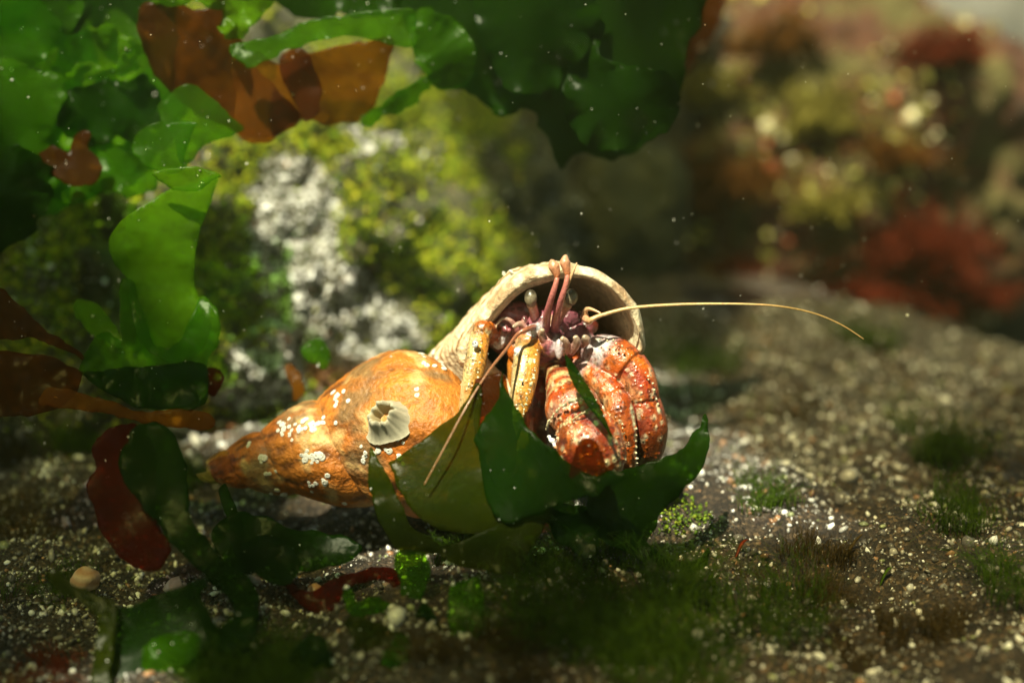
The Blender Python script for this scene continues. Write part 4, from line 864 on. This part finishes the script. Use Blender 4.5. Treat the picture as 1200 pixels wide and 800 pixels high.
# ------------------------------------------------------------------ kelp canopy fronds: unseen shades added overhead to shape the sun and skylight
def shade_canopy(label, poly, z, seed, mat='shade_canopy'):
    """shade polygon given on the ground as seen in photo pixels with a height; the added frond hangs up-sun of it"""
    r = np.random.default_rng(seed)
    pts = np.array([p_[:2] for p_ in poly], float); out = cr_closed(pts, 6)
    x0, y0 = out.min(0); x1, y1 = out.max(0); st = max(.012, (x1 - x0) / 28)
    gx_, gy_ = np.meshgrid(np.arange(x0, x1, st), np.arange(y0, y1, st)); g_ = np.stack([gx_.ravel(), gy_.ravel()], 1); g_ = g_[inside(out, g_[:, 0], g_[:, 1])]
    dm = np.min(np.linalg.norm(g_[:, None] - out[None], axis=2), 1); g_ = g_[dm > st * .4]
    res = delaunay_2d_cdt([Vector(p_) for p_ in np.concatenate([out, g_])], [], [list(range(len(out)))], 1, 1e-5)
    vv = np.array([v[:] for v in res[0]]); zz = z + .008 * fbm(np.stack([vv[:, 0], vv[:, 1], np.full(len(vv), seed)], 1), 14, 2, seed)
    off = SUN[:2] / SUN[2]
    q_ = np.stack([vv[:, 0] + off[0] * zz, vv[:, 1] + off[1] * zz, zz], 1)
    me = bpy.data.meshes.new('kelp_frond'); me.from_pydata([tuple(v) for v in q_], [], [f_ for f_ in res[2] if len(f_) == 3]); me.update()
    o = link('kelp_frond', me, M[mat]); s_ = o.modifiers.new('thickness', 'SOLIDIFY'); s_.thickness = .0008
    origin_to(o, q_[0]); tag(o, label, 'kelp', 'kelp fronds drifting overhead')
# shade on the sea floor, metres
shade_canopy('kelp frond overhead shading the fuzzy foreground tufts', [(.004, -.10), (.07, -.12), (.20, -.10), (.20, -.030), (.13, -.026), (.09, -.024), (.06, -.012), (.025, -.012), (.004, -.03)], .36, 1, 'thin')
shade_canopy('kelp frond overhead shading the weeds at lower left', [(-.22, -.02), (-.12, -.05), (-.07, -.050), (-.045, -.040), (-.03, -.015), (-.043, .010), (-.058, .034), (-.080, .055), (-.090, .13), (-.14, .16), (-.22, .15)], .36, 3)
shade_canopy('narrow kelp frond overhead shading the weeds before the shell', [(-.05, -.070), (-.02, -.075), (.01, -.060), (.03, -.032), (0, -.026), (-.03, -.024), (-.05, -.030)], .34, 4)
shade_canopy('kelp frond overhead shading the hollow behind the shell', [(-.003, .18), (.004, .14), (.016, .108), (.03, .098), (.056, .115), (.075, .20), (.088, .30), (.06, .42), (.0, .42), (-.014, .30), (-.010, .22)], .36, 2)
shade_canopy('ragged kelp frond overhead dimming the right hand grit', [(.050, .04), (.06, .0), (.075, -.018), (.13, -.02), (.20, .03), (.20, .14), (.12, .18), (.06, .16), (.046, .10)], .38, 5, 'thin')
shade_canopy('second kelp frond overhead at the right hand side', [(.085, .02), (.10, -.01), (.20, -.01), (.24, .06), (.16, .11), (.11, .08)], .40, 7, 'thin')

shade_canopy('great kelp frond spread overhead left of the scene', [(-1.4, -.9), (-.7, -1.0), (-.24, -.6), (-.13, -.06), (-.105, .05), (-.115, .2), (-.15, .5), (-.3, .9), (-.9, 1.2), (-1.5, .5)], .44, 8)
shade_canopy('great kelp frond spread overhead behind the viewer', [(-.23, -1.2), (.4, -1.3), (1.2, -1.0), (1.3, -.2), (.5, -.09), (.2, -.08), (.08, -.072), (-.05, -.068), (-.14, -.10)], .45, 9)
shade_canopy('great kelp frond spread overhead right of the scene', [(.145, -.06), (.3, -.11), (.7, -.10), (1.4, .2), (1.3, .7), (.6, .5), (.32, .3), (.20, .16), (.16, .05)], .43, 10)
shade_canopy('great kelp frond spread overhead far behind the boulder', [(-.2, .5), (.0, .45), (.12, .46), (.2, .7), (.2, 1.3), (-.2, 1.4), (-.28, .9)], .44, 11)
# silt specks lying on the weeds before the crab
pts_ = []
for o_ in list(COL.objects):
    if o_.name.startswith(('sea_lettuce', 'dulse', 'kelp')) and o_.type == 'MESH' and not o_.name.startswith('kelp_frond'):
        n_ = len(o_.data.vertices); c_ = np.empty(n_ * 3, np.float32); o_.data.vertices.foreach_get('co', c_); c_ = c_.reshape(-1, 3) + np.array(o_.location)
        k_ = rng.choice(n_, min(n_, 6)); pts_.append(c_[k_] - FWD * .0002)
pts_ = np.concatenate(pts_); n_ = len(pts_)
o = scatter('silt_specks', OCT_V, OCT_F, pts_, rng.lognormal(math.log(.00010), .5, n_), grain_cols(n_, rng, PAL, [3, 2, 1, .5, 2, .3, .3]), M['grain'], 44); tag(o, 'pale silt specks settled on the seaweed blades', 'silt', kind='stuff')

# faintly cloudy water
hz = np.array([(x, y, z) for z in (-1.3, .488) for y in (-9.5, 11.5) for x in (-9.5, 9.5)])
hf = np.array([(0, 1, 3, 2), (4, 6, 7, 5), (0, 4, 5, 1), (2, 3, 7, 6), (0, 2, 6, 4), (1, 5, 7, 3)])[:, ::-1]
hm, ht, hb = new_mat('cloudy_water'); ht.nodes.remove(hb); pv_ = N(ht, 'ShaderNodeVolumePrincipled'); pv_.inputs['Density'].default_value = .13; pv_.inputs['Color'].default_value = (.80, .88, .50, 1); pv_.inputs['Anisotropy'].default_value = .3
ht.links.new(pv_.outputs[0], ht.nodes['Material Output'].inputs['Volume'])
tag(link('haze', mesh_np('haze', hz, hf, False), hm), 'faint haze of the cloudy water', 'haze', kind='stuff')
